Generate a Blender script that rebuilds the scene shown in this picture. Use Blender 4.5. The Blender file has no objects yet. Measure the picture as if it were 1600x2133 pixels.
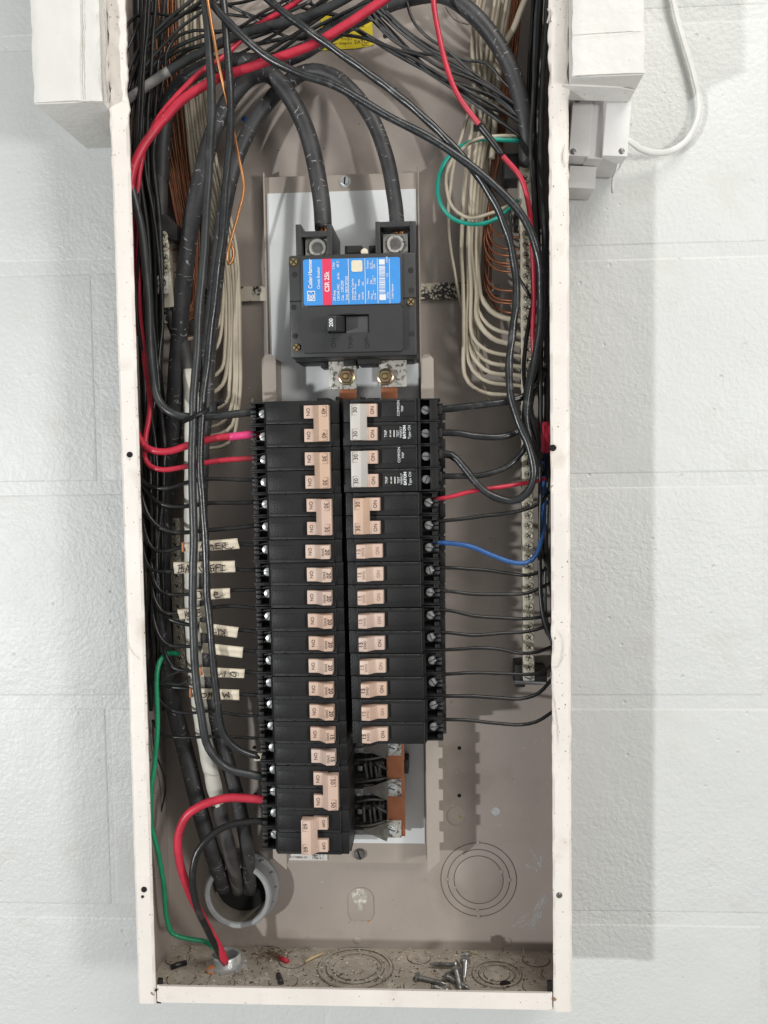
import bpy, bmesh, math, random
from mathutils import Vector, Matrix, noise as mnoise
random.seed(7)
S = bpy.context.scene
C = S.collection
R = math.radians

# ------------------------------------------------------------------ camera
F, CAM, YAW, PITCH, ROLL = 2000.0, Vector((0.0817, -0.8788, 0.4661)), R(3.52), R(-3.414), R(0.895)
ROT = Matrix.Rotation(YAW, 3, 'Z') @ Matrix.Rotation(PITCH, 3, 'X') @ Matrix.Rotation(ROLL, 3, 'Y')
cd = bpy.data.cameras.new('camera'); cam = bpy.data.objects.new('camera', cd); C.objects.link(cam)
cd.sensor_fit = 'VERTICAL'; cd.sensor_height = 36.0; cd.lens = F / 2133.0 * 36.0
cd.clip_start = 0.01; cd.clip_end = 50
cam.matrix_world = Matrix.Translation(CAM) @ (ROT @ Matrix.Rotation(R(90), 3, 'X')).to_4x4()
S.camera = cam
S.render.resolution_x, S.render.resolution_y = 768, 1024

# ------------------------------------------------------------------ light
W = bpy.data.worlds.new('World'); S.world = W; W.use_nodes = True
W.node_tree.nodes['Background'].inputs[0].default_value = (0.97, 0.985, 1.0, 1)
W.node_tree.nodes['Background'].inputs[1].default_value = 0.305
def area(name, loc, target, size, watts, col):
    d = bpy.data.lights.new(name, 'AREA'); d.shape = 'DISK'; d.size = size; d.energy = watts; d.color = col
    o = bpy.data.objects.new(name, d); C.objects.link(o); o.location = loc
    o.rotation_euler = (Vector(target) - Vector(loc)).to_track_quat('-Z', 'Y').to_euler()
area('lamp_left', (-1.55, -1.95, 0.11), (0, 0, 0.4), 0.09, 32, (0.97, 0.99, 1.0))
area('lamp_right', (1.75, -2.05, 0.45), (0, 0, 0.4), 0.45, 24, (1.0, 0.98, 0.95))
area('lamp_ceiling', (0.75, -1.15, 1.95), (0, 0, 0.45), 1.1, 21.5, (1.0, 0.97, 0.92))
S.view_settings.view_transform = 'Standard'; S.view_settings.look = 'None'
S.view_settings.exposure = 0.0; S.view_settings.gamma = 1.0; S.view_settings.use_curve_mapping = False

# ------------------------------------------------------------------ coordinates
def ray(px, py):
    return ROT @ Vector(((px - 800) / F, 1.0, (1066.5 - py) / F))
def P(px, py, h):                       # point seen at photo pixel (px,py), h metres out from the wall
    d = ray(px, py); t = (-h - CAM.y) / d.y
    return CAM + d * t
def PF(px, py, z):                      # the same on the horizontal plane at height z
    d = ray(px, py); t = (z - CAM.z) / d.z
    return CAM + d * t
def s(h): return (0.8788 - h) / F       # metres for one photo pixel at height h
def V(a, b, h): return Vector((a, -h, b))
D = 0.0953                              # depth of the box
HW = 0.184                              # half its width

# ------------------------------------------------------------------ materials
def mat(name, col, rough=0.5, metal=0.0, var=0.0, vscale=60, bump=0.0, bscale=300, spots=None, coat=0.0, spec=0.5, col2=None, rvar=0.0, seed=0.0, wear=None):
    m = bpy.data.materials.new(name); m.use_nodes = True
    nt = m.node_tree; N = nt.nodes; L = nt.links; b = N['Principled BSDF']
    b.inputs['Base Color'].default_value = (*col, 1); b.inputs['Roughness'].default_value = rough
    b.inputs['Metallic'].default_value = metal; b.inputs['Coat Weight'].default_value = coat
    b.inputs['Specular IOR Level'].default_value = spec
    tc = N.new('ShaderNodeTexCoord'); mp = N.new('ShaderNodeMapping'); L.new(tc.outputs['Object'], mp.inputs[0])
    mp.inputs['Location'].default_value = (seed, seed * 2, seed * 3)
    out = None
    if var or col2:
        n = N.new('ShaderNodeTexNoise'); n.inputs['Scale'].default_value = vscale; n.inputs['Detail'].default_value = 6
        n.inputs['Roughness'].default_value = 0.62; L.new(mp.outputs[0], n.inputs['Vector'])
        r = N.new('ShaderNodeValToRGB'); r.color_ramp.elements[0].position = 0.33; r.color_ramp.elements[1].position = 0.68
        c2 = col2 if col2 else tuple(min(1, c * (1 + var)) for c in col)
        c1 = col if col2 else tuple(c * (1 - var) for c in col)
        r.color_ramp.elements[0].color = (*c1, 1); r.color_ramp.elements[1].color = (*c2, 1)
        L.new(n.outputs['Fac'], r.inputs[0]); out = r.outputs[0]
        if rvar:
            mr = N.new('ShaderNodeMapRange'); mr.inputs[3].default_value = rough - rvar; mr.inputs[4].default_value = rough + rvar
            L.new(n.outputs['Fac'], mr.inputs[0]); L.new(mr.outputs[0], b.inputs['Roughness'])
    for sp in (spots or []):            # (colour, noise scale, threshold lo, hi, stretch)
        n = N.new('ShaderNodeTexNoise'); n.inputs['Scale'].default_value = sp[1]; n.inputs['Detail'].default_value = 4
        m2 = N.new('ShaderNodeMapping'); L.new(tc.outputs['Object'], m2.inputs[0])
        m2.inputs['Scale'].default_value = sp[4] if len(sp) > 4 else (1, 1, 1); m2.inputs['Location'].default_value = (sp[1], 3.1, 7.7)
        L.new(m2.outputs[0], n.inputs['Vector'])
        r = N.new('ShaderNodeValToRGB'); r.color_ramp.elements[0].position = sp[2]; r.color_ramp.elements[1].position = sp[3]
        L.new(n.outputs['Fac'], r.inputs[0])
        mx = N.new('ShaderNodeMixRGB'); L.new(r.outputs[0], mx.inputs[0])
        if out is None: mx.inputs[1].default_value = (*col, 1)
        else: L.new(out, mx.inputs[1])
        mx.inputs[2].default_value = (*sp[0], 1); out = mx.outputs[0]
    if wear:
        ge = N.new('ShaderNodeNewGeometry'); mr = N.new('ShaderNodeMapRange'); mr.inputs[1].default_value = 0.515; mr.inputs[2].default_value = 0.62; L.new(ge.outputs['Pointiness'], mr.inputs[0])
        wn = N.new('ShaderNodeTexNoise'); wn.inputs['Scale'].default_value = 140; L.new(ge.outputs['Position'], wn.inputs['Vector'])
        wm = N.new('ShaderNodeMapRange'); wm.inputs[1].default_value = 0.38; wm.inputs[2].default_value = 0.66; L.new(wn.outputs['Fac'], wm.inputs[0])
        mm_ = N.new('ShaderNodeMath'); mm_.operation = 'MULTIPLY'; L.new(mr.outputs[0], mm_.inputs[0]); L.new(wm.outputs[0], mm_.inputs[1])
        mx = N.new('ShaderNodeMixRGB'); L.new(mm_.outputs[0], mx.inputs[0])
        if out is None: mx.inputs[1].default_value = (*col, 1)
        else: L.new(out, mx.inputs[1])
        mx.inputs[2].default_value = (*wear, 1); out = mx.outputs[0]
    if out: L.new(out, b.inputs['Base Color'])
    if bump:
        n = N.new('ShaderNodeTexNoise'); n.inputs['Scale'].default_value = bscale; n.inputs['Detail'].default_value = 5
        L.new(mp.outputs[0], n.inputs['Vector'])
        bp = N.new('ShaderNodeBump'); bp.inputs['Strength'].default_value = bump; bp.inputs['Distance'].default_value = 0.001
        L.new(n.outputs['Fac'], bp.inputs['Height']); L.new(bp.outputs[0], b.inputs['Normal'])
    return m

def wall_mat():
    m = mat('painted_block', (0.64, 0.652, 0.632), 0.40, var=0.035, vscale=5, spots=[((0.57, 0.55, 0.50), 14, 0.62, 0.85), ((0.30, 0.28, 0.25), 240, 0.755, 0.775)])
    nt = m.node_tree; N = nt.nodes; L = nt.links; b = N['Principled BSDF']
    g = N.new('ShaderNodeNewGeometry')
    def noise(sc, det, rough=0.5):
        n = N.new('ShaderNodeTexNoise'); n.inputs['Scale'].default_value = sc; n.inputs['Detail'].default_value = det
        n.inputs['Roughness'].default_value = rough; L.new(g.outputs['Position'], n.inputs['Vector']); return n
    a = noise(235, 4, 0.55); c = noise(42, 4); e = noise(7, 2)
    vo = N.new('ShaderNodeTexVoronoi'); vo.inputs['Scale'].default_value = 75; L.new(g.outputs['Position'], vo.inputs['Vector'])
    pit = N.new('ShaderNodeMapRange'); pit.inputs[1].default_value = 0.0; pit.inputs[2].default_value = 0.16; L.new(vo.outputs['Distance'], pit.inputs[0])
    # pits only here and there
    gate = N.new('ShaderNodeMapRange'); gate.inputs[1].default_value = 0.52; gate.inputs[2].default_value = 0.60; L.new(c.outputs['Fac'], gate.inputs[0])
    inv = N.new('ShaderNodeMath'); inv.operation = 'SUBTRACT'; inv.inputs[0].default_value = 1; L.new(pit.outputs[0], inv.inputs[1])
    pg = N.new('ShaderNodeMath'); pg.operation = 'MULTIPLY'; L.new(inv.outputs[0], pg.inputs[0]); L.new(gate.outputs[0], pg.inputs[1])
    rough = N.new('ShaderNodeMapRange'); rough.inputs[1].default_value = 0.35; rough.inputs[2].default_value = 0.65; rough.inputs[3].default_value = 0.35; rough.inputs[4].default_value = 1.0
    L.new(e.outputs['Fac'], rough.inputs[0])
    ar = N.new('ShaderNodeMath'); ar.operation = 'MULTIPLY'; L.new(a.outputs['Fac'], ar.inputs[0]); L.new(rough.outputs[0], ar.inputs[1])
    s1 = N.new('ShaderNodeMath'); s1.operation = 'MULTIPLY_ADD'; L.new(c.outputs['Fac'], s1.inputs[0]); s1.inputs[1].default_value = 0.9; L.new(ar.outputs[0], s1.inputs[2])
    s2 = N.new('ShaderNodeMath'); s2.operation = 'MULTIPLY_ADD'; L.new(pg.outputs[0], s2.inputs[0]); s2.inputs[1].default_value = -0.8; L.new(s1.outputs[0], s2.inputs[2])
    bp = N.new('ShaderNodeBump'); bp.inputs['Strength'].default_value = 0.72; bp.inputs['Distance'].default_value = 0.0019
    L.new(s2.outputs[0], bp.inputs['Height']); L.new(bp.outputs[0], b.inputs['Normal'])
    return m

def cable_mat(name, col, col2, tick=(0.30, 0.30, 0.30), rough=0.5, freq=160.0):
    m = mat(name, col, rough, col2=col2, vscale=45, bump=0.25, bscale=420, rvar=0.12)
    nt = m.node_tree; N = nt.nodes; L = nt.links; b = N['Principled BSDF']
    uv = N.new('ShaderNodeUVMap'); uv.uv_map = 'UVMap'; sx = N.new('ShaderNodeSeparateXYZ'); L.new(uv.outputs[0], sx.inputs[0])
    n = N.new('ShaderNodeTexNoise'); n.inputs['Scale'].default_value = 60; tc = N.new('ShaderNodeTexCoord'); L.new(tc.outputs['Object'], n.inputs['Vector'])
    ma = N.new('ShaderNodeMath'); ma.operation = 'MULTIPLY'; L.new(sx.outputs[0], ma.inputs[0]); ma.inputs[1].default_value = freq
    ad = N.new('ShaderNodeMath'); ad.operation = 'MULTIPLY_ADD'; L.new(n.outputs['Fac'], ad.inputs[0]); ad.inputs[1].default_value = 5.0; L.new(ma.outputs[0], ad.inputs[2])
    fr = N.new('ShaderNodeMath'); fr.operation = 'FRACT'; L.new(ad.outputs[0], fr.inputs[0])
    lt = N.new('ShaderNodeMath'); lt.operation = 'LESS_THAN'; L.new(fr.outputs[0], lt.inputs[0]); lt.inputs[1].default_value = 0.10
    n2 = N.new('ShaderNodeTexNoise'); n2.inputs['Scale'].default_value = 130; L.new(tc.outputs['Object'], n2.inputs['Vector'])
    gt = N.new('ShaderNodeMath'); gt.operation = 'GREATER_THAN'; L.new(n2.outputs['Fac'], gt.inputs[0]); gt.inputs[1].default_value = 0.59
    mu = N.new('ShaderNodeMath'); mu.operation = 'MULTIPLY'; L.new(lt.outputs[0], mu.inputs[0]); L.new(gt.outputs[0], mu.inputs[1])
    src = b.inputs['Base Color'].links[0].from_socket
    mx = N.new('ShaderNodeMixRGB'); L.new(mu.outputs[0], mx.inputs[0]); L.new(src, mx.inputs[1]); mx.inputs[2].default_value = (*tick, 1)
    L.new(mx.outputs[0], b.inputs['Base Color'])
    return m

M = {}
M['wall'] = wall_mat()
M['cream'] = mat('cream_paint', (0.79, 0.735, 0.675), 0.45, var=0.06, vscale=10, bump=0.45, bscale=70, spots=[((0.62, 0.55, 0.47), 22, 0.60, 0.75), ((0.16, 0.12, 0.09), 420, 0.675, 0.71), ((0.30, 0.22, 0.15), 120, 0.735, 0.75), ((0.55, 0.40, 0.26), 30, 0.70, 0.80)])
M['duct'] = mat('duct_paint', (0.72, 0.705, 0.665), 0.5, var=0.05, vscale=12, bump=0.9, bscale=110, spots=[((0.35, 0.32, 0.28), 300, 0.73, 0.76)])
M['rust'] = mat('rusty_edge', (0.33, 0.16, 0.07), 0.8, var=0.4, vscale=200)
M['taupe'] = mat('taupe_enamel', (0.345, 0.298, 0.262), 0.38, var=0.07, vscale=10, bump=0.2, bscale=110, rvar=0.10, spots=[((0.25, 0.21, 0.175), 16, 0.58, 0.80), ((0.50, 0.46, 0.41), 300, 0.72, 0.76), ((0.12, 0.09, 0.07), 210, 0.735, 0.76)])
M['taupe_floor'] = mat('dusty_taupe_enamel', (0.42, 0.37, 0.305), 0.75, var=0.12, vscale=30, bump=0.4, bscale=260, spots=[((0.55, 0.50, 0.42), 75, 0.52, 0.68), ((0.07, 0.05, 0.035), 150, 0.63, 0.70), ((0.62, 0.58, 0.50), 330, 0.67, 0.71)])
M['pan'] = mat('pan_enamel', (0.36, 0.31, 0.265), 0.45, var=0.05, vscale=20, bump=0.08, bscale=150)
M['sheet'] = mat('white_insulating_sheet', (0.70, 0.715, 0.71), 0.28, var=0.03, vscale=12, bump=0.5, bscale=12)
M['blk'] = mat('breaker_black', (0.0075, 0.0075, 0.008), 0.45, var=0.35, vscale=40, bump=0.2, bscale=700, rvar=0.10, spec=0.36, spots=[((0.017, 0.016, 0.015), 18, 0.50, 0.75), ((0.06, 0.058, 0.055), 420, 0.73, 0.77)])
M['blk_side'] = mat('black_phenolic_dusty', (0.020, 0.019, 0.018), 0.55, var=0.5, vscale=70, bump=0.3, bscale=500, spec=0.35)
M['blk_main'] = mat('main_breaker_charcoal', (0.034, 0.034, 0.035), 0.46, var=0.10, vscale=30, bump=0.12, bscale=900, spots=[((0.045, 0.044, 0.042), 14, 0.50, 0.80)])
M['hole'] = mat('dark_hole', (0.006, 0.005, 0.005), 0.9)
M['beige'] = mat('beige_toggle', (0.57, 0.395, 0.285), 0.42, var=0.05, vscale=40)
M['pink'] = mat('pale_pink_toggle', (0.58, 0.42, 0.335), 0.42, var=0.05, vscale=40)
M['greytog'] = mat('grey_toggle', (0.54, 0.515, 0.475), 0.42, var=0.04, vscale=40)
M['ink'] = mat('dark_ink', (0.055, 0.032, 0.026), 0.6)
M['ink_faint'] = mat('faint_ink', (0.30, 0.19, 0.15), 0.6)
M['white_ink'] = mat('white_print', (0.72, 0.74, 0.76), 0.6)
M['grey_ink'] = mat('grey_embossed_print', (0.010, 0.010, 0.010), 0.7)
M['blue_label'] = mat('blue_label', (0.055, 0.285, 0.70), 0.4, var=0.06, vscale=60)
M['red_label'] = mat('red_label', (0.72, 0.045, 0.11), 0.4)
M['holo'] = mat('cream_sticker', (0.72, 0.66, 0.50), 0.5, var=0.08, vscale=300)
M['yellow'] = mat('yellow_sticker', (0.72, 0.56, 0.01), 0.5, var=0.05, vscale=40)
M['paper'] = mat('white_paper_label', (0.62, 0.60, 0.56), 0.6, var=0.05, vscale=80)
M['steel'] = mat('zinc_steel', (0.66, 0.67, 0.66), 0.30, 0.6, var=0.15, vscale=300, bump=0.1)
M['darksteel'] = mat('dull_screw_steel', (0.20, 0.195, 0.185), 0.42, 0.85, var=0.25, vscale=200)
M['alu'] = mat('corroded_aluminium', (0.50, 0.48, 0.43), 0.5, 0.55, var=0.1, vscale=40, spots=[((0.10, 0.09, 0.075), 260, 0.50, 0.62)], bump=0.3, bscale=400)
M['lugalu'] = mat('lug_aluminium', (0.62, 0.60, 0.55), 0.36, 0.5, var=0.12, vscale=200, spots=[((0.22, 0.20, 0.17), 320, 0.58, 0.66)])
M['strap'] = mat('spotted_strap', (0.55, 0.50, 0.40), 0.5, 0.4, spots=[((0.035, 0.033, 0.030), 420, 0.42, 0.50, (1, 1, 1)), ((0.62, 0.57, 0.46), 28, 0.54, 0.58)])
M['brass'] = mat('brassy_screw', (0.50, 0.37, 0.16), 0.34, 0.85, var=0.2, vscale=300)
M['nbar'] = mat('neutral_bar_metal', (0.68, 0.63, 0.51), 0.40, 0.40, var=0.18, vscale=90, bump=0.2)
M['nscrew'] = mat('neutral_screw_metal', (0.70, 0.65, 0.51), 0.28, 0.55, var=0.25, vscale=300)
M['iris'] = mat('yellow_chromate', (0.46, 0.26, 0.20), 0.3, 0.85, col2=(0.42, 0.46, 0.24), vscale=160)
M['copper'] = mat('copper_bar', (0.38, 0.145, 0.07), 0.42, 0.55, var=0.12, vscale=70, bump=0.15)
M['cuwire'] = mat('bare_copper_wire', (0.26, 0.105, 0.055), 0.42, 0.55, var=0.2, vscale=120)
M['cubright'] = mat('bright_copper_wire', (0.44, 0.20, 0.08), 0.34, 0.65, var=0.1, vscale=120)
M['bw'] = mat('black_wire_jacket', (0.013, 0.013, 0.013), 0.33, var=0.25, vscale=60, rvar=0.12, bump=0.25, bscale=160, spots=[((0.06, 0.057, 0.052), 70, 0.60, 0.80)])
M['gw'] = mat('charcoal_cable_jacket', (0.031, 0.034, 0.034), 0.35, var=0.25, vscale=50, rvar=0.12, bump=0.3, bscale=130, spots=[((0.085, 0.084, 0.08), 55, 0.60, 0.82)])
M['tw'] = mat('black_twisted_cable_jacket', (0.024, 0.025, 0.026), 0.27, var=0.3, vscale=70, rvar=0.1, bump=0.35, bscale=110, spots=[((0.11, 0.11, 0.105), 80, 0.62, 0.78)])
M['big'] = cable_mat('service_cable_jacket', (0.024, 0.024, 0.025), (0.058, 0.057, 0.058))
M['bigdust'] = mat('dusty_cable_jacket', (0.030, 0.029, 0.028), 0.55, col2=(0.085, 0.080, 0.075), vscale=40, bump=0.3, bscale=300)
M['red'] = mat('red_wire_jacket', (0.50, 0.026, 0.052), 0.38, var=0.16, vscale=55, rvar=0.1, bump=0.2, bscale=120, spots=[((0.30, 0.03, 0.04), 40, 0.60, 0.78), ((0.60, 0.20, 0.20), 160, 0.68, 0.76)])
M['pinktape'] = mat('pink_tape', (0.72, 0.055, 0.20), 0.45, var=0.1, vscale=120, bump=0.6, bscale=160)
M['green'] = cable_mat('green_wire_jacket', (0.010, 0.22, 0.10), (0.018, 0.30, 0.14), (0.006, 0.05, 0.02), 0.38, 380.0)
M['teal'] = mat('teal_wire_jacket', (0.008, 0.30, 0.22), 0.36, var=0.1, vscale=90)
M['blue'] = cable_mat('blue_wire_jacket', (0.018, 0.075, 0.24), (0.030, 0.115, 0.32), (0.008, 0.012, 0.03), 0.36, 420.0)
M['white'] = mat('offwhite_wire_jacket', (0.45, 0.395, 0.30), 0.42, var=0.1, vscale=60, spots=[((0.33, 0.28, 0.21), 45, 0.58, 0.78)])
M['greycable'] = mat('scuffed_grey_cable', (0.30, 0.30, 0.285), 0.5, col2=(0.07, 0.07, 0.068), vscale=75)
M['wtape'] = mat('white_cable_tape', (0.60, 0.58, 0.51), 0.45, var=0.08, vscale=40, bump=0.5, bscale=80)
M['flag'] = mat('cream_tape_flag', (0.68, 0.60, 0.47), 0.55, var=0.06, vscale=60, bump=0.2, bscale=200)
M['orange'] = mat('orange_tape_end', (0.55, 0.20, 0.08), 0.5)
M['pvc'] = mat('grey_pvc', (0.30, 0.305, 0.305), 0.5, var=0.12, vscale=60, bump=0.25, bscale=250)
M['pvcin'] = mat('dirty_pvc_inside', (0.20, 0.18, 0.145), 0.6, var=0.2, vscale=50)
M['bell'] = mat('white_transformer_metal', (0.72, 0.71, 0.69), 0.42, var=0.04, vscale=60, bump=0.1)
M['bellcable'] = mat('silver_white_flat_cable', (0.74, 0.74, 0.71), 0.38, var=0.06, vscale=60)
M['mortar'] = M['wall']
M['wood'] = mat('pale_wood_sliver', (0.60, 0.46, 0.27), 0.7, var=0.1, vscale=90)
M['lint'] = mat('brown_lint', (0.14, 0.085, 0.045), 0.9, var=0.4, vscale=200)
M['plaster'] = mat('white_crumb', (0.66, 0.62, 0.55), 0.8, var=0.1, vscale=200)
M['keyfill'] = mat('grainy_keyhole_fill', (0.40, 0.37, 0.32), 0.9, var=0.25, vscale=250, bump=0.8, bscale=400, spots=[((0.62, 0.59, 0.53), 260, 0.52, 0.62)])
M['screwsteel'] = mat('loose_screw_steel', (0.36, 0.355, 0.34), 0.36, 0.75, var=0.3, vscale=200)
M['scuff'] = mat('white_scuff', (0.52, 0.51, 0.50), 0.7)

# ------------------------------------------------------------------ mesh helpers
class MB:
    def __init__(self): self.bm = bmesh.new()
    def box(self, x0, x1, z0, z1, h0, h1, bev=0.0, seg=2):
        vs = [self.bm.verts.new((x, -h, z)) for x in (x0, x1) for z in (z0, z1) for h in (h0, h1)]
        for q in ((0, 1, 3, 2), (4, 6, 7, 5), (0, 4, 5, 1), (2, 3, 7, 6), (0, 2, 6, 4), (1, 5, 7, 3)):
            self.bm.faces.new([vs[i] for i in q])
        es = list({e for v in vs for e in v.link_edges})
        if bev: bmesh.ops.bevel(self.bm, geom=es, offset=bev, segments=seg, affect='EDGES', profile=0.6, clamp_overlap=True)
        return self
    def prism_v(self, prof, z0, z1, bev=0.0):           # profile in (x,h), extruded along z
        return self._prism([(x, -h, z0) for x, h in prof], Vector((0, 0, z1 - z0)), bev)
    def prism_h(self, prof, h0, h1, bev=0.0):           # profile in (x,z), extruded along h
        return self._prism([(x, -h0, z) for x, z in prof], Vector((0, -(h1 - h0), 0)), bev)
    def prism_x(self, prof, x0, x1, bev=0.0):           # profile in (z,h), extruded along x
        return self._prism([(x0, -h, z) for z, h in prof], Vector((x1 - x0, 0, 0)), bev)
    def _prism(self, pts, d, bev):
        a = [self.bm.verts.new(p) for p in pts]; b = [self.bm.verts.new(Vector(p) + d) for p in pts]
        fs = [self.bm.faces.new(a), self.bm.faces.new(b[::-1])]
        n = len(a)
        for i in range(n): fs.append(self.bm.faces.new((a[i], b[i], b[(i + 1) % n], a[(i + 1) % n])))
        bmesh.ops.recalc_face_normals(self.bm, faces=fs)
        if bev:
            es = list({e for v in a + b for e in v.link_edges})
            bmesh.ops.bevel(self.bm, geom=es, offset=bev, segments=2, affect='EDGES', profile=0.6, clamp_overlap=True)
        return self
    def lathe(self, prof, c, axis='h', seg=20, rot=None, cap=True):   # prof: (r, t) along axis from centre c
        rings = []
        for r, t in prof:
            ring = []
            for i in range(seg):
                a = 2 * math.pi * i / seg; u, v = r * math.cos(a), r * math.sin(a)
                if axis == 'h': p = Vector((u, -t, v))
                elif axis == 'z': p = Vector((u, v, t))
                else: p = Vector((t, u, v))
                if rot: p = rot @ p
                ring.append(self.bm.verts.new(Vector(c) + p))
            rings.append(ring)
        fs = []
        for a, b in zip(rings, rings[1:]):
            for i in range(seg): fs.append(self.bm.faces.new((a[i], a[(i + 1) % seg], b[(i + 1) % seg], b[i])))
        if cap:
            fs.append(self.bm.faces.new(rings[0])); fs.append(self.bm.faces.new(rings[-1]))
        bmesh.ops.recalc_face_normals(self.bm, faces=fs)
        return self
    def quad(self, pts):
        self.bm.faces.new([self.bm.verts.new(p) for p in pts]); return self
    def obox(self, A, B, w, t, bev=0.0):                # box along A->B, width w in the wall plane, thickness t towards the wall
        A, B = Vector(A), Vector(B); d = (B - A).normalized(); n = Vector((0, -1, 0)); n = (n - d * n.dot(d)).normalized(); c = d.cross(n)
        vs = []
        for p in (A, B):
            for sc in (-0.5, 0.5):
                for st in (0, -1): vs.append(self.bm.verts.new(p + c * w * sc + n * t * st))
        fs = [self.bm.faces.new([vs[i] for i in q]) for q in ((0, 1, 3, 2), (4, 6, 7, 5), (0, 4, 5, 1), (2, 3, 7, 6), (0, 2, 6, 4), (1, 5, 7, 3))]
        bmesh.ops.recalc_face_normals(self.bm, faces=fs)
        if bev: bmesh.ops.bevel(self.bm, geom=list({e for v in vs for e in v.link_edges}), offset=bev, segments=2, affect='EDGES', profile=0.6, clamp_overlap=True)
        return self
    def mesh(self, name, m, smooth=False):
        me = bpy.data.meshes.new(name); bmesh.ops.recalc_face_normals(self.bm, faces=self.bm.faces[:]); self.bm.to_mesh(me); self.bm.free()
        me.materials.append(M[m] if isinstance(m, str) else m)
        if smooth:
            for p in me.polygons: p.use_smooth = True
            me.set_sharp_from_angle(angle=R(38))
        return me
    def obj(self, name, m, parent=None, smooth=True): return put(name, self.mesh(name, m, smooth), parent)

def put(name, me, parent=None, loc=None, rot=None):
    o = bpy.data.objects.new(name, me); C.objects.link(o)
    if loc is not None: o.location = loc
    if rot is not None: o.rotation_euler = rot
    if parent is not None:
        o.parent = parent
        if loc is None: o.matrix_parent_inverse = parent_world(parent).inverted()
    return o
def parent_world(p):
    m = Matrix.Translation(p.location) @ p.rotation_euler.to_matrix().to_4x4()
    if p.parent: m = parent_world(p.parent) @ p.matrix_parent_inverse @ m
    return m
def tag(o, label=None, cat=None, group=None, kind=None):
    if label: o['label'] = label
    if cat: o['category'] = cat
    if group: o['group'] = group
    if kind: o['kind'] = kind
    return o
def thing(name, label, cat, loc=(0, 0, 0), rot=(0, 0, 0), group=None):
    e = bpy.data.objects.new(name, None); C.objects.link(e); e.empty_display_size = 0.02
    e.location = loc; e.rotation_euler = rot
    return tag(e, label, cat, group)

def catmull(pts, step):
    pts = [Vector(p) for p in pts]
    if len(pts) == 2: pts = [pts[0], (pts[0] + pts[1]) / 2, pts[1]]
    P0 = [2 * pts[0] - pts[1]] + pts + [2 * pts[-1] - pts[-2]]
    out = []
    for i in range(1, len(P0) - 2):
        a, b, c, d = P0[i - 1:i + 3]
        t0 = 0; t1 = t0 + max(1e-6, (b - a).length ** .5); t2 = t1 + max(1e-6, (c - b).length ** .5); t3 = t2 + max(1e-6, (d - c).length ** .5)
        n = max(2, int((c - b).length / step))
        for k in range(n):
            t = t1 + (t2 - t1) * k / n
            A1 = a * ((t1 - t) / (t1 - t0)) + b * ((t - t0) / (t1 - t0)); A2 = b * ((t2 - t) / (t2 - t1)) + c * ((t - t1) / (t2 - t1)); A3 = c * ((t3 - t) / (t3 - t2)) + d * ((t - t2) / (t3 - t2))
            B1 = A1 * ((t2 - t) / (t2 - t0)) + A2 * ((t - t0) / (t2 - t0)); B2 = A2 * ((t3 - t) / (t3 - t1)) + A3 * ((t - t1) / (t3 - t1))
            out.append(B1 * ((t2 - t) / (t2 - t1)) + B2 * ((t - t1) / (t2 - t1)))
    out.append(pts[-1]); return out
def tube_mesh(name, path, rad, m, sides=9, twist=None, flat=1.0, jitter=0.0):
    n = len(path); T = [(path[min(i + 1, n - 1)] - path[max(i - 1, 0)]).normalized() for i in range(n)]
    up = Vector((0, -1, 0)); nn = (up - T[0] * up.dot(T[0]))
    nn = nn.normalized() if nn.length > 1e-4 else Vector((1, 0, 0))
    verts = []; faces = []; us = []; L = 0
    for i in range(n):
        if i: L += (path[i] - path[i - 1]).length
        nn = (nn - T[i] * nn.dot(T[i])).normalized(); b = T[i].cross(nn); r = rad if not callable(rad) else rad(L)
        if jitter: r *= 1 + random.uniform(-jitter, jitter)
        for k in range(sides):
            a = 2 * math.pi * k / sides; rr = r
            if twist: rr = r * (1 + twist[0] * math.cos(2 * (a - 2 * math.pi * L / twist[1])))
            verts.append(path[i] + nn * (math.cos(a) * rr * flat) + b * (math.sin(a) * rr)); us.append((L, k / sides))
    for i in range(n - 1):
        for k in range(sides):
            k2 = (k + 1) % sides; faces.append((i * sides + k, i * sides + k2, (i + 1) * sides + k2, (i + 1) * sides + k))
    faces.append(tuple(range(sides))[::-1]); faces.append(tuple((n - 1) * sides + k for k in range(sides)))
    me = bpy.data.meshes.new(name); me.from_pydata([tuple(v) for v in verts], [], faces)
    uvl = me.uv_layers.new(name='UVMap')
    for lp in me.loops: uvl.data[lp.index].uv = us[lp.vertex_index]
    me.materials.append(M[m] if isinstance(m, str) else m)
    for p in me.polygons: p.use_smooth = len(p.vertices) == 4
    return me
def wpath(pts, step=0.006, wob=0.0):
    path = catmull([P(*p) for p in pts], step)
    if wob:
        sd = random.uniform(0, 90)
        for i in range(1, len(path) - 1):
            q = path[i]; k = min(1, i / 6, (len(path) - 1 - i) / 6)
            path[i] = q + mnoise.noise_vector(Vector((sd, q.z * 22 + q.x * 22, sd * .3))) * wob * k + mnoise.noise_vector(Vector((sd + 5, q.z * 60 + q.x * 60, 2))) * wob * .35 * k
    return path
def wire(label, pts, wpx, m='bw', name='black_wire', group=None, parent=None, sides=9, twist=None, cat='wire', flat=1.0, jitter=0.0, wob=None):
    hm = sum(p[2] for p in pts) / len(pts); r = wpx * 0.5 * s(hm)
    me = tube_mesh(name, wpath(pts, .005, wob if wob is not None else (.0011 if cat == 'wire' else .0009)), r, m, sides, twist, flat, jitter)
    o = put(name, me, parent)
    if parent is None: tag(o, label, cat, group)
    elif label: o['label'] = label
    return o

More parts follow.
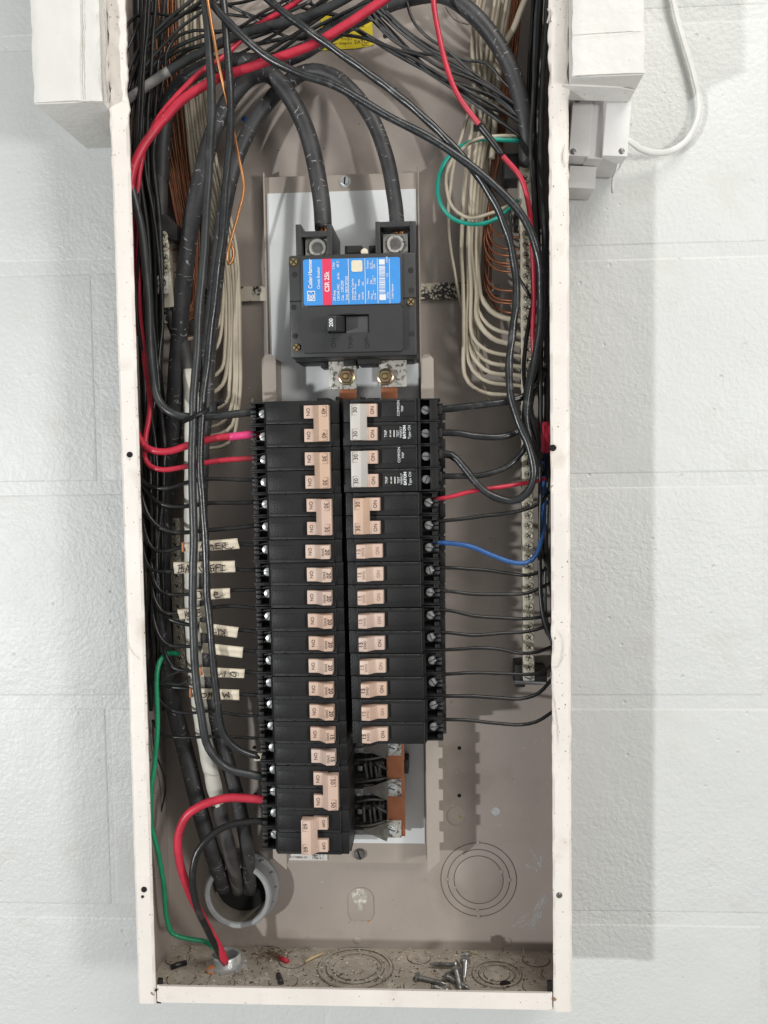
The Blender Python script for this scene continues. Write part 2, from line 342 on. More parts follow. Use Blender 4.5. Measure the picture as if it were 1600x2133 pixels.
TXT = {}
def text_mesh(t, size, m, align='CENTER', bold=0.0):
    key = (t, size, m, align, bold)
    if key in TXT: return TXT[key]
    cu = bpy.data.curves.new('writing', 'FONT'); cu.body = t; cu.size = size; cu.align_x = align; cu.align_y = 'CENTER'; cu.resolution_u = 3; cu.offset = bold
    ob = bpy.data.objects.new('writing', cu); C.objects.link(ob)
    dg = bpy.context.evaluated_depsgraph_get(); dg.update()
    me = bpy.data.meshes.new_from_object(ob.evaluated_get(dg)); me.name = 'writing'
    bpy.data.objects.remove(ob); bpy.data.curves.remove(cu)
    me.materials.clear(); me.materials.append(M[m]); TXT[key] = me; return me
def text(t, size, m, parent, x, z, h, ang=0, align='CENTER', bold=0.0, name='writing', sx=1.0):   # facing the room, turned by ang in the wall plane
    o = bpy.data.objects.new(name, text_mesh(t, size, m, align, bold)); C.objects.link(o)
    o.matrix_local = Matrix.Translation((x, -h, z)) @ Matrix.Rotation(-R(ang), 4, 'Y') @ Matrix.Rotation(R(90), 4, 'X') @ Matrix.Diagonal((sx, 1, 1, 1))
    o.parent = parent; return o
def PX(px, py, h): return P(px, py, h).x
def PZ(px, py, h): return P(px, py, h).z
def pb(x0, x1, y0, y1, h):              # pixel rectangle on the plane h -> X0, X1, Z0, Z1
    xc, yc = (x0 + x1) / 2, (y0 + y1) / 2
    return PX(x0, yc, h), PX(x1, yc, h), PZ(xc, y1, h), PZ(xc, y0, h)
def pbox(mb, x0, x1, y0, y1, h0, h1, bev=0.0):
    a = pb(x0, x1, y0, y1, h1); return mb.box(a[0], a[1], a[2], a[3], h0, h1, bev)

# ================================================================== SETTING: painted block wall
wall = MB().box(-1.25, 1.35, -0.57, 1.6, -0.06, -0.0005).obj('wall', 'wall', smooth=False); tag(wall, kind='structure')
mbk = MB(); mbk.box(-0.2021, 0.2021, -0.0966, 0.0966, -0.05, 0.0, 0.0034, 4); blockmesh = mbk.mesh('concrete_block', 'wall', True)
for k in range(-5, 6):
    zc = 0.4447 + 0.2032 * k + 0.0966
    off = 0.372 if k % 2 else 0.1688
    for j in range(-4, 4):
        xc = off + 0.4064 * j - 0.2032
        if -1.05 < xc < 1.16: put('concrete_block', blockmesh, wall, (xc, 0, zc))

# ================================================================== PANEL BOX
box = thing('panel_box', 'open taupe steel electrical panel box with cream painted rim', 'panel box', (0, 0, 0))
TOP = 0.99
MB().box(-HW, HW, 0, TOP, 0.0005, 0.002).obj('back_panel', 'taupe', box, False)
MB().box(-HW, -HW + 0.0015, 0.0, TOP, 0.002, D - 0.0025).obj('side_wall', 'taupe', box, False)
MB().box(HW - 0.0015, HW, 0.0, TOP, 0.002, D - 0.0025).obj('side_wall', 'taupe', box, False)
MB().box(-HW + 0.0015, HW - 0.0015, 0.0, 0.0015, 0.002, D - 0.0025).obj('floor_plate', 'taupe_floor', box, False)
MB().box(-HW + 0.0015, HW - 0.0015, TOP - 0.0015, TOP, 0.002, D - 0.0025).obj('top_plate', 'taupe', box, False)
def strip(name, x0, x1, z0, z1, amp, thick=None, H=None, parent=None, m='cream'):      # painted rim: a lumpy, slightly uneven folded strip
    H = H or D; bm = bmesh.new(); nx, nz = max(8, int((x1 - x0) / .004)), max(3, int((z1 - z0) / 0.004)); g = []
    for j in range(nz + 1):
        z = z0 + (z1 - z0) * j / nz; row = []
        for i in range(nx + 1):
            f = i / nx; x = x0 + (x1 - x0) * f; e = 1 - min(1, min(f, 1 - f) * (x1 - x0) / .0022)
            t = thick(x, z) if thick else 0
            nz1 = mnoise.noise(Vector((x * 60, z * 25, 3))); nz2 = mnoise.noise(Vector((x * 200, z * 160, 9)))
            h = H + amp * (0.7 * nz1 + 0.5 * nz2) - e * e * 0.0016 + t * (0.0012 + 0.0012 * nz2 + 0.0014 * nz1)
            xo = 0.0
            if i in (0, nx): xo = (0.00035 + t * 0.0016) * mnoise.noise(Vector((f * 40, z * 70, 1))) + (t * 0.0009 * mnoise.noise(Vector((f * 9, z * 300, 5))))
            row.append(bm.verts.new((x + xo, -h, z)))
        g.append(row)
    for j in range(nz):
        for i in range(nx): bm.faces.new((g[j][i], g[j][i + 1], g[j + 1][i + 1], g[j + 1][i]))
    edge = [g[0][i] for i in range(nx + 1)] + [g[j][nx] for j in range(1, nz + 1)] + [g[nz][i] for i in range(nx - 1, -1, -1)] + [g[j][0] for j in range(nz - 1, 0, -1)]
    back = [bm.verts.new((v.co.x, -(H - 0.0028), v.co.z)) for v in edge]
    for i in range(len(edge)): bm.faces.new((edge[i], edge[(i + 1) % len(edge)], back[(i + 1) % len(edge)], back[i]))
    bm.faces.new(back)
    mb = MB(); mb.bm.free(); mb.bm = bm
    return mb.obj(name, m, parent or box)
tl = lambda x, z: max(0, min(1, (z - 0.690) / 0.03))
tr = lambda x, z: max(0, min(1, (z - 0.60) / 0.1)) * 0.8
tr2 = lambda x, z: tr(x, z) + 0.8 * max(0, 1 - abs(z - 0.315) / 0.025) + 0.35 * max(0, 1 - abs(z - 0.25) / 0.09)
lipL = strip('side_rim', -HW - 0.0006, -HW + 0.0146, -0.0012, TOP, 0.00022, tl); lipL['label'] = 'left rim with thick flaking paint near the top'
lipR = strip('side_rim', HW - 0.0148, HW + 0.0006, -0.0012, TOP, 0.00022, tr2); lipR['label'] = 'right rim with lumpy paint drips'
lipB = strip('bottom_rim', -HW + 0.0156, HW - 0.0158, 0.0002, 0.0146, 0.00018)
for a, b in (((333, 2040), (331, 2090)), ((1145, 2045), (1146, 2090))):   # seam behind the rim's mitred corners
    MB().obox(P(*a, D - 0.004), P(*b, D - 0.004), 0.004, 0.003).obj('corner_gap', 'hole', box)
for px, py, r, m in ((270, 947, 6, 'hole'), (1152, 933, 6.5, 'hole'), (300, 1853, 6, 'hole'), (297, 1868, 3, 'hole'), (1165, 1865, 6, 'darksteel'), (325, 2063, 2.5, 'hole'), (1155, 2082, 3, 'rust')):
    q = P(px, py, D + 0.0004); rr = r * s(D)
    MB().lathe([(rr * 1.1, -0.001), (rr, 0.0004), (rr * 0.6, 0.0005 if m != 'darksteel' else 0.0012)], q, 'h', 14).obj('screw_hole', m, box)
# rust freckles along the left rim's inner edge
for i in range(26):
    z = 0.02 + 0.70 * random.random() ** .6; q = V(-HW + 0.0145 + random.uniform(-0.0003, 0.0004), z, D - random.uniform(0.0002, 0.0016))
    MB().lathe([(0.0001, -0.0006), (random.uniform(0.0002, 0.0006), 0), (0.0001, 0.0005)], q, 'h', 6).obj('rust_spot', 'rust', box)
# back panel pressings
M['stabmetal'] = mat('dull_stab_metal', (0.13, 0.12, 0.105), 0.5, 0.4, var=0.4, vscale=90)
M['stabdust'] = mat('dusty_black_plastic', (0.022, 0.021, 0.019), 0.55, col2=(0.075, 0.070, 0.062), vscale=120, bump=0.3)
M['gap_shade'] = mat('dark_gap_shade', (0.085, 0.068, 0.058), 0.7)  # dark taupe rings paint in the shade of the knockout gaps
M['ridge'] = M['taupe']
def ring(parent, c, r, w, axis, m, name, hgt=0.0003):
    MB().lathe([(r + w, 0), (r + w, hgt), (r - w, hgt), (r - w, 0)], c, axis, 48, cap=False).obj(name, m, parent)
kc = P(997, 1832, 0.0021)
MB().lathe([(0.0223, -0.0005), (0.0221, 0.0005), (0.0215, 0.0008), (0.0010, 0.0008)], kc, 'h', 48).obj('knockout', 'taupe', box)
MB().lathe([(65 * s(0), -.0004), (64.4 * s(0), .0003), (63.5 * s(0), .0004), (.003, .0004)], kc, 'h', 48).obj('knockout', 'taupe', box)
MB().lathe([(80 * s(0), -.0006), (79.2 * s(0), .00006), (78 * s(0), .0001), (.003, .0001)], kc, 'h', 48).obj('knockout', 'taupe', box)
for r in (80, 65.5, 52): ring(box, kc, r * s(0), 0.00028, 'h', 'gap_shade', 'knockout_ring', 0.00025 if r > 70 else (.00035 if r > 60 else .00065))
for r, a_ in ((80, 90), (80, 270), (65.5, 0), (65.5, 180), (65.5, 268), (52, 20), (52, 200)):
    q = kc + Vector((r * s(0) * math.cos(R(a_)), 0, r * s(0) * math.sin(R(a_)))); MB().lathe([(.0016, -.001), (.0014, .0009), (.0008, .0011)], q, 'h', 10).obj('knockout_tie', 'taupe', box)
pk = MB(); q = P(752, 1882, 0.002)
pr = [(0.012 * math.cos(a), 0.012 * math.sin(a) + 0.004) for a in [math.pi * i / 12 for i in range(13)]] + [(-0.012, -0.010), (-0.0095, -0.0155), (0.0095, -0.0155), (0.012, -0.010)]
pk.prism_h([(q.x + x, q.z + z) for x, z in pr], 0.002, 0.0032, 0.0009).obj('keyhole_boss', 'taupe', box)
q = P(750, 1868, 0.0034); kh = MB().lathe([(0.0078, -0.001), (0.0078, 0.0001), (0.002, 0.0004)], q, 'h', 20)
kh.box(q.x - 0.0022, q.x + 0.0030, q.z - 0.0135, q.z - 0.006, 0.002, 0.0037, 0.0003); kh.obj('mounting_keyhole', 'keyfill', box)
for i in range(16):
    q = P(750 + random.uniform(-24, 22), 1910 + random.uniform(-5, 14), 0.0022)
    MB().lathe([(0.0001, -0.0002), (random.uniform(0.0003, 0.0010), 0), (0.0002, 0.0003)], q, 'h', 6).obj('rust_spot', 'rust', box)
for px, py, r in ((745, 1958, 9), (1056, 1962, 10), (950, 1700, 21), (958, 1700, 8)):
    q = P(px, py, 0.002); rr = r * s(0)
    MB().lathe([(rr, -0.0004), (rr * 0.92, 0.0006), (rr * 0.55, 0.0011), (rr * 0.1, 0.0012)], q, 'h', 20).obj('dimple', 'taupe' if r != 8 else 'brass', box)
for px, py, r, m in ((957, 1558, 4, 'hole'), (957, 1657, 4, 'hole'), (1033, 1690, 9, 'steel'), (530, 1557, 4, 'hole'), (803, 75, 5, 'hole'), (322, 345, 6, 'plaster'), (532, 1655, 4, 'hole')):
    q = P(px, py, 0.0021); rr = r * s(0)
    MB().lathe([(rr, -0.0004), (rr, 0.0003), (rr * 0.4, 0.0004)], q, 'h', 14).obj('rivet' if m == 'steel' else 'panel_hole', m, box)
# left wall knockouts
def PS(px, py, x):
    d = ray(px, py); t = (x - CAM.x) / d.x; return CAM + d * t
for py, r in ((1620, 0.019), (1702, 0.017), (1785, 0.017), (1560, 0.012)):
    q = Vector((-HW + 0.0016, -0.052, P(335, py, 0.05).z))
    MB().lathe([(r, 0), (r * 0.97, 0.0007), (r * 0.9, 0.0008), (r * 0.1, 0.0008)], q, 'x', 32).obj('knockout', 'taupe', box)
    ring(box, q, r * 1.35, 0.0004, 'x', 'taupe', 'knockout_ring', 0.0005)
# floor knockouts
for px, py, rs in ((740, 2017, (0.034, 0.026, 0.020)), (1035, 2030, (0.022, 0.016, 0.0115)), (873, 1996, (0.0105,)), (378, 2040, (0.0125,)), (370, 1998, (0.011,)), (1117, 2000, (0.012,)), (1118, 2056, (0.012,)), (610, 2002, (0.0125,)), (905, 2035, (0.011,)), (460, 2050, (0.012,)), (590, 2045, (0.0125,)), (870, 2055, (0.012,))):
    q = PF(px, py, 0.0015); q.y = min(-0.006, max(-D + 0.017, q.y))
    for i, r in enumerate(rs):
        MB().lathe([(r, -0.0006), (r * 0.985, 0.0005 + 0.0003 * (len(rs) - i)), (r * 0.93, 0.0004 + 0.0003 * (len(rs) - i))], q, 'z', 40, cap=(i == len(rs) - 1)).obj('knockout', 'taupe_floor', box)
        ring(box, q + Vector((0, 0, 0.0001)), r * 1.02, 0.00022, 'z', 'gap_shade', 'knockout_ring', 0.0003)

# yellow sticker on the back panel
M['scuffmix'] = mat('chalky_scuff', (0.60, 0.60, 0.60), 0.8)
def soft(m, sc, lo, hi):
    nt = m.node_tree; N = nt.nodes; L = nt.links; tc = N.new('ShaderNodeTexCoord')
    n = N.new('ShaderNodeTexNoise'); n.inputs['Scale'].default_value = sc; n.inputs['Detail'].default_value = 6; L.new(tc.outputs['Object'], n.inputs['Vector'])
    mr = N.new('ShaderNodeMapRange'); mr.inputs[1].default_value = lo; mr.inputs[2].default_value = hi; L.new(n.outputs['Fac'], mr.inputs[0])
    L.new(mr.outputs[0], N['Principled BSDF'].inputs['Alpha'])
soft(M['scuffmix'], 700, 0.25, 0.80)
random.seed(31)
for pts, w in ((((1112, 1765), (1122, 1785), (1131, 1815), (1132, 1830)), 16), (((1100, 1798), (1115, 1812), (1127, 1828)), 16), (((1141, 1848), (1135, 1875), (1125, 1895), (1112, 1925), (1088, 1955)), 20), (((1141, 1848), (1135, 1875), (1125, 1895), (1112, 1925), (1088, 1955)), 8), (((1075, 1935), (1095, 1915), (1120, 1895)), 26)):
    for k in range(13):
        i0 = random.random() * .5; i1 = i0 + random.uniform(.25, .5); dx = random.gauss(0, w * .4); full = catmull([P(x + dx + random.uniform(-1, 1), y + random.uniform(-3, 3), 0.00225 + .00001 * k) for x, y in pts], 0.002)
        path = full[int(i0 * len(full)):max(int(i0 * len(full)) + 3, int(min(1, i1) * len(full)))]; mb = MB(); prev = None; w0 = random.uniform(.00012, .00055)
        for i, q in enumerate(path):
            t_ = (path[min(i + 1, len(path) - 1)] - path[max(0, i - 1)]).normalized(); c = t_.cross(Vector((0, -1, 0))); f = i / max(1, len(path) - 1); ww = w0 * (.15 + math.sin(math.pi * f))
            cur = (mb.bm.verts.new(q + c * ww), mb.bm.verts.new(q - c * ww))
            if prev: mb.bm.faces.new((prev[0], prev[1], cur[1], cur[0]))
            prev = cur
        mb.obj('chalk_scuff', 'scuffmix', box, False)
st = thing('warning_sticker', 'yellow warning sticker on the back of the panel under the red wire', 'sticker', P(735, 80, 0.003))
h = 0.0026; pl = [P(668, 30, h), P(775, 30, h), P(777, 95, h), P(740, 101, h), P(668, 105, h)]
MB().prism_h([(q.x, q.z) for q in pl], 0.0021, 0.0026).obj('sticker_sheet', 'yellow', st, False)
def ptext(t, size_px, m, parent, px, py, h, ang=0, align='CENTER', bold=0.0, sx=1.0):
    q = P(px, py, h); w = parent_world(parent).inverted() @ q
    return text(t, size_px * s(h), m, parent, w.x, w.z, -w.y, ang, align, bold, sx=sx)
for t, px, py, sz in (('H.A.', 753, 55, 9), ('NO. 402894', 723, 76, 8), ('71918-1', 722, 82, 7), ('Tear along line', 712, 90, 7), ('EATON', 757, 87, 11), ('Powering', 766, 94, 6)):
    ptext(t, sz, 'ink', st, px, py, 0.0028, 0)

# ================================================================== DUCTS, TRANSFORMER
dl = thing('wiring_duct', 'white painted wiring duct running up at the left of the panel', 'duct', (-0.21, -0.05, 0.75))
a = pb(72, 172, 0, 213, 0.113)
z0 = PZ(140, 214, 0.113)
MB().box(-0.2400, -0.1850, z0, 1.2, 0.0003, 0.1115, 0.0012).obj('duct_body', 'duct', dl)
strip('cover_plate', -0.2404, -0.2003, z0 + 0.0012, 1.05, .0003, lambda x, z: .35, .1130, dl, 'duct')
strip('cover_plate', -0.1996, -0.1853, z0 + 0.0004, 1.05, .0003, lambda x, z: .5, .1126, dl, 'duct')
dr = thing('wiring_duct', 'white painted wiring duct above the transformer at the right of the panel', 'duct', (0.21, -0.05, 0.755))
z1 = PZ(1260, 158, 0.113)
MB().box(0.1850, 0.2397, z1, 1.2, 0.0003, 0.1115, 0.0012).obj('duct_body', 'duct', dr)
zs = PZ(1260, 70, 0.113)
strip('cover_plate', 0.1853, 0.2400, z1 + 0.001, zs, .0003, lambda x, z: .4, .1136, dr, 'duct')
strip('cover_plate', 0.1855, 0.2394, zs + 0.0004, 1.05, .0003, lambda x, z: .4, .1131, dr, 'duct')
# cracked paint flap under the right duct
fl = MB(); A = [P(1178, 178, 0.10), P(1290, 183, 0.09), P(1322, 190, 0.085), P(1310, 212, 0.07), P(1240, 204, 0.075), P(1180, 208, 0.08)]
fl.quad(A); 
o = fl.obj('paint_flap', 'duct', dr, False)
md = o.modifiers.new('solid', 'SOLIDIFY'); md.thickness = 0.0012
def crack(parent, pts, w, h):
    mb = MB(); prev = None; path = catmull([P(x, y, h) for x, y in pts], .0025)
    for i, q in enumerate(path):
        f = i / (len(path) - 1); ww = w * s(h) * .5 * (.35 + .9 * abs(mnoise.noise(Vector((i * .37, w, 2)))) + .5 * math.sin(math.pi * f)); dx = Vector((.0007 * mnoise.noise(Vector((i * .6, 3, w))), 0, .0007 * mnoise.noise(Vector((i * .6, 9, w)))))
        t_ = (path[min(i + 1, len(path) - 1)] - path[max(0, i - 1)]).normalized(); c = t_.cross(Vector((0, -1, 0))).normalized()
        cur = (mb.bm.verts.new(q + dx + c * ww), mb.bm.verts.new(q + dx - c * ww))
        if prev: mb.bm.faces.new((prev[0], prev[1], cur[1], cur[0]))
        prev = cur
    mb.obj('paint_crack', 'crack', parent, False)
M['crack'] = mat('dark_paint_crack', (0.40, 0.37, 0.33), 0.9)
crack(dl, [(172, -10), (173, 60), (171, 130), (173, 208)], 1.6, .1146); crack(dl, [(217, 20), (222, 90), (219, 150), (223, 196)], 3.0, .1146); crack(dl, [(222, 168), (226, 195), (224, 214)], 6, .1146); crack(dl, [(160, 213), (190, 211), (222, 213)], 2.0, .1146);
crack(dr, [(1180, 75), (1240, 70), (1300, 66), (1336, 66)], 0.9, .1156); crack(dr, [(1184, 0), (1183, 40), (1180, 75), (1178, 130)], 1.6, .1156); crack(dr, [(1190, 160), (1215, 157), (1240, 156)], 2.2, .1146)
crack(box, [(1140, 18), (1146, 30), (1139, 48)], 5, .0975); crack(box, [(1176, 300), (1172, 330), (1177, 350)], 2, .0975); crack(box, [(1160, 1310), (1171, 1330), (1170, 1370), (1160, 1390), (1150, 1388)], 1.0, .0972); crack(box, [(1147, 1400), (1152, 1450), (1160, 1500), (1163, 1550)], 1.0, .0966); crack(box, [(262, 1315), (270, 1350), (292, 1375)], .8, .0962)
bt = thing('bell_transformer', 'small white metal bell transformer below the right duct', 'transformer', P(1240, 290, 0.05), (0, R(4.5), 0))
def lb(mb, x0, x1, y0, y1, h0, h1, bev=0.0006):        # pixel offsets in the transformer's own frame
    k = s(h1); return mb.box((x0 - 1240) * k, (x1 - 1240) * k, (290 - y1) * k, (290 - y0) * k, h0 - 0.05, h1 - 0.05, bev)
def pput(mb, name, m, parent): return put(name, mb.mesh(name, m, True), parent, (0, 0, 0))
pput(lb(MB(), 1186, 1226, 212, 334, 0.004, 0.062), 'coil_plate', 'bell', bt)
pput(lb(MB(), 1252, 1301, 212, 334, 0.004, 0.066), 'coil_plate', 'bell', bt)
pput(lb(MB(), 1222, 1254, 214, 336, 0.006, 0.059), 'coil_core', 'bell', bt)
pput(lb(MB(), 1196, 1250, 336, 380, 0.003, 0.040), 'terminal_box', 'bell', bt)
for x, y, hh in ((1194, 224, 0.062), (1290, 222, 0.066), (1289, 324, 0.066), (1194, 326, 0.062)):
    k = s(hh); pput(MB().lathe([(0.0025, -0.0005), (0.0025, 0.0003), (0.0015, 0.0008)], ((x - 1240) * k, -(hh - 0.05), (290 - y) * k), 'h', 12), 'rivet', 'darksteel', bt)
pput(lb(MB(), 1229, 1246, 214, 226, 0.03, 0.0605), 'lead_tab', 'bell', bt)
wire('flat white low voltage cable looping up the wall from the transformer', [(1293, 291, .03), (1312, 294, .03), (1330, 308, .026), (1360, 317, .02), (1395, 315, .014), (1428, 297, .010), (1450, 262, .008), (1456, 225, .007), (1446, 160, .007), (1428, 90, .007), (1408, 20, .007), (1396, -40, .007)], 13, 'bellcable', 'flat_cable', cat='cable', flat=0.45, sides=12)
wire('short cut white lead hanging below the transformer', [(1291, 326, .045), (1286, 350, .044), (1277, 372, .043), (1276, 402, .042)], 6, 'bellcable', 'cut_lead')

# ================================================================== INTERIOR PAN
pan = thing('breaker_mounting_pan', 'taupe mounting pan with white insulating sheet and notched side rails behind the breakers', 'mounting pan', (0.01, -0.01, 0.13))
x0, x1 = PX(567, 1000, .012), PX(878, 1000, .012); zt, zb = PZ(720, 364, .012), PZ(760, 1797, .012)
MB().box(x0, x1, zb, zt, 0.006, 0.012).obj('pan_plate', 'pan', pan, False)
MB().box(x0 - 0.0014, x0, zb, zt + 0.003, 0.006, 0.0165, 0.0004).obj('pan_flange', 'pan', pan)
MB().box(x1, x1 + 0.0014, zb + 0.02, zt + 0.003, 0.006, 0.0165, 0.0004).obj('pan_flange', 'pan', pan)
sx0, sx1 = PX(569, 1000, .013), PX(875, 1000, .013)
MB().box(sx0, sx1, PZ(860, 1757, .013), PZ(720, 398, .013), 0.0124, 0.0130).obj('insulating_sheet', 'sheet', pan, False)
def slot_screw(parent, q, r, m, ang=0, hgt=0.0028, name='screw', hexr=None, phil=False, group=None):
    key = ('scr', round(r, 5), m, hexr, phil, hgt)
    if key not in TXT:
        mb = MB()
        if hexr: mb.lathe([(hexr, -0.0005), (hexr, 0.0008), (hexr * 0.97, 0.0012)], (0, 0, 0), 'h', 20)
        seg = 20 if not hexr else 6
        mb.lathe([(r, 0), (r, hgt * 0.55), (r * 0.86, hgt * 0.9), (r * 0.25, hgt)], (0, 0, 0), 'h', seg)
        me1 = mb.mesh('screw', m, True)
        ms = MB(); w = r * 0.15
        ms.box(-r * 0.82, r * 0.82, -w, w, hgt * 0.5, hgt * 1.03)
        if phil: ms.box(-w, w, -r * 0.82, r * 0.82, hgt * 0.5, hgt * 1.04)
        TXT[key] = (me1, ms.mesh('screw_slot', 'hole'))
    o = put(name, TXT[key][0], parent, parent_world(parent).inverted() @ Vector(q), (0, R(ang), 0))
    put('slot', TXT[key][1], o, (0, 0, 0)); return o
slot_screw(pan, P(719, 379, .0122), 0.0040, 'steel', 95, 0.004, hexr=0.0053)
slot_screw(pan, P(749, 1778, .0122), 0.0050, 'darksteel', 70, 0.004)
# side rails with notches
def rail(sign, xin, xout, ztop, zbot, hh):
    pr = []; tooth = 0.0036 * sign
    z = zbot
    pts = [(xin, ztop - 0.004), (xin + 0.3 * (xout - xin), ztop), (xin + 0.7 * (xout - xin), ztop), (xout, ztop - 0.004)]
    zz = 0.455
    while zz > zbot + 0.03:
        pts += [(xout, zz), (xout + tooth, zz - 0.0005), (xout + tooth, zz - 0.0100), (xout, zz - 0.0105)]; zz -= 0.01905
    pts += [(xout, zbot + 0.011), (xin, zbot)]
    MB().prism_h(pts, hh - 0.0015, hh).obj('notched_rail', 'pan', pan, False)
    MB().box(min(xin, xin + 0.0014 * sign), max(xin, xin + 0.0014 * sign), zbot + 0.004, ztop - 0.004, 0.0122, hh - 0.0016).obj('rail_web', 'pan', pan, False)
rail(1, PX(889, 1700, .042), PX(915, 1700, .042), PZ(892, 738, .042), PZ(900, 1818, .042), 0.042)
rail(-1, PX(575, 790, .042), PX(546, 790, .042), PZ(560, 738, .042), PZ(580, 1812, .042), 0.042)
# black plastic base behind the breakers and centre insulator
pbox(MB(), 545, 724, 842, 1772, 0.0135, 0.040).obj('breaker_base', 'blk_side', pan)
pbox(MB(), 722, 926, 842, 1528, 0.0135, 0.052).obj('breaker_base', 'blk_side', pan)
for i in range(20):
    pbox(MB(), 916, 928, 846 + i * 34, 874 + i * 34, 0.045, 0.0535, 0.0006).obj('base_clip', 'blk_side', pan)
pbox(MB(), 708, 724, 836, 1770, 0.0135, 0.070).obj('centre_barrier', 'blk_side', pan)
for x0_, x1_, y0_, y1_, h1_ in ((660, 686, 829, 846, .075), (699, 708, 826, 846, .078), (750, 758, 826, 842, .075), (764, 792, 829, 842, .075)):
    pbox(MB(), x0_, x1_, y0_, y1_, 0.03, h1_, 0.0008).obj('barrier_tab', 'blk_side', pan)
# bus bars
bus = thing('copper_bus_bar', 'copper bus bar with bolted stabs exposed below the right breakers', 'bus bar', P(824, 1740, .03))
pbox(MB(), 806, 843, 1530, 1742, 0.030, 0.033, 0.0004).obj('bar', 'copper', bus)
pbox(MB(), 843, 851, 1583, 1612, 0.014, 0.034, 0.0006).obj('bar_clip', 'blk_side', bus)
for yc in (1556, 1641, 1727):
    pbox(MB(), 806, 836, yc - 18, yc + 18, 0.0332, 0.0352, 0.0003).obj('stab_plate', 'alu', bus)
    slot_screw(bus, P(817, yc, .0353), 0.0032, 'steel', 20, 0.0030, hexr=0.0046)
    q = [P(808, yc - 17, .036), P(775, yc - 2, .040), P(742, yc + 4, .043), P(742, yc + 14, .043), P(775, yc + 14, .040), P(806, yc + 24, .036), P(810, yc + 10, .036)]
    MB().prism_h([(v.x, v.z) for v in q], 0.0355, 0.0385, 0.0004).obj('stab_arm', 'stabmetal', bus)
    pbox(MB(), 738, 757, yc + 2, yc + 12, 0.030, 0.043, 0.0005).obj('stab_clip', 'darksteel', bus)
for yc in (1600, 1690):
    pbox(MB(), 730, 806, yc - 22, yc + 34, 0.0135, 0.026).obj('stab_support', 'blk_side', bus)
    pbox(MB(), 736, 800, yc - 14, yc - 2, 0.020, 0.036, 0.001).obj('stab_support', 'blk_side', bus)
    for i in range(4):
        jx, jy = random.uniform(-2, 2), random.uniform(-5, 5)
        MB().obox(P(758 + i * 11 + jx, yc - 8 + jy, 0.042 - 0.0012 * i), P(761 + i * 11 + jx + random.uniform(-3, 3), yc + 24 + jy, 0.040 - 0.0018 * i), random.uniform(3.5, 6.5) * s(.04), .018, .0009).obj('support_fin', 'stabdust', bus)
    for (xa_, ya_, xb_, yb_) in ((734, yc + 30, 806, yc + 20), (736, yc - 18, 800, yc - 24), (776, yc - 16, 806, yc + 2)):
        put('support_rib', tube_mesh('support_rib', wpath([(xa_, ya_, .036), ((xa_ + xb_) / 2, (ya_ + yb_) / 2 + random.uniform(-5, 5), .041), (xb_, yb_, .034)], .004), 5.5 * s(.04) * .5, 'stabdust', 8), bus)
    MB().lathe([(0.004, 0), (0.004, 0.012), (0.002, 0.0125)], P(792, yc + 14, .022), 'h', 14).obj('support_post', 'blk_side', bus)
    pbox(MB(), 745, 755, yc - 4, yc + 6, 0.02, 0.040, 0.0006).obj('support_fin', 'darksteel', bus)
for px0, px1, lab in ((707, 743, 'left copper strap feeding the breakers below the main breaker'), (794, 828, 'right copper strap feeding the breakers below the main breaker')):
    t = thing('copper_strap', lab, 'bus strap', P((px0 + px1) / 2, 835, .05))
    pbox(MB(), px0, px1, 800, 852, 0.050, 0.054, 0.0004).obj('strap', 'copper', t)
# spotted strap crossing behind the pan, and paper plate at the bottom
sp = thing('bonding_strap', 'speckled flat metal strap crossing behind the main breaker', 'strap', P(730, 610, .004))
MB().obox(P(418, 614, .0052), P(565, 611, .0052), 30 * s(.005), 0.003).obj('strap_end', 'strap', sp, False)
MB().obox(P(875, 608, .0052), P(975, 604, .0052), 34 * s(.005), 0.003).obj('strap_end', 'strap', sp, False)
MB().obox(P(965, 606, .0056), P(1040, 603, .0056), 22 * s(.005), 0.003).obj('strap_tongue', 'darksteel', sp, False)
MB().obox(P(566, 611, .004), P(874, 608, .004), 20 * s(.005), 0.0015).obj('strap_bar', 'darksteel', sp, False)
slot_screw(sp, P(1018, 599, .0058), 0.0040, 'steel', 30, 0.005, hexr=0.0052)
pp = thing('part_number_plate', 'white paper part number label below the lowest left breaker', 'label', P(640, 1784, .012))
pbox(MB(), 602, 682, 1774, 1792, 0.0125, 0.0132).obj('plate', 'paper', pp, False)
for t, px, py in (('4177888G-01', 622, 1786), ('Type 2  1', 662, 1782), ('7788-4 1', 662, 1788)): ptext(t, 7, 'ink', pp, px, py, 0.0134)
# ================================================================== MAIN BREAKER
mbk = thing('main_breaker', 'large charcoal main breaker with blue and red rating label', 'breaker', P(737, 745, .02))
pbox(MB(), 603, 868, 528, 743, 0.020, 0.088, 0.0022).obj('case', 'blk_main', mbk)
pbox(MB(), 612, 862, 540, 752, 0.016, 0.060, 0.002).obj('case_base', 'blk_side', mbk)
MB().obox(P(603, 628, .0884), P(630, 627, .0884), 0.0008, 0.0008).obj('case_seam', 'hole', mbk)
MB().obox(P(838, 621, .0884), P(868, 620, .0884), 0.0008, 0.0008).obj('case_seam', 'hole', mbk)
pbox(MB(), 627, 839, 531, 641, 0.080, 0.0905, 0.0012).obj('label_deck', 'blk_main', mbk)
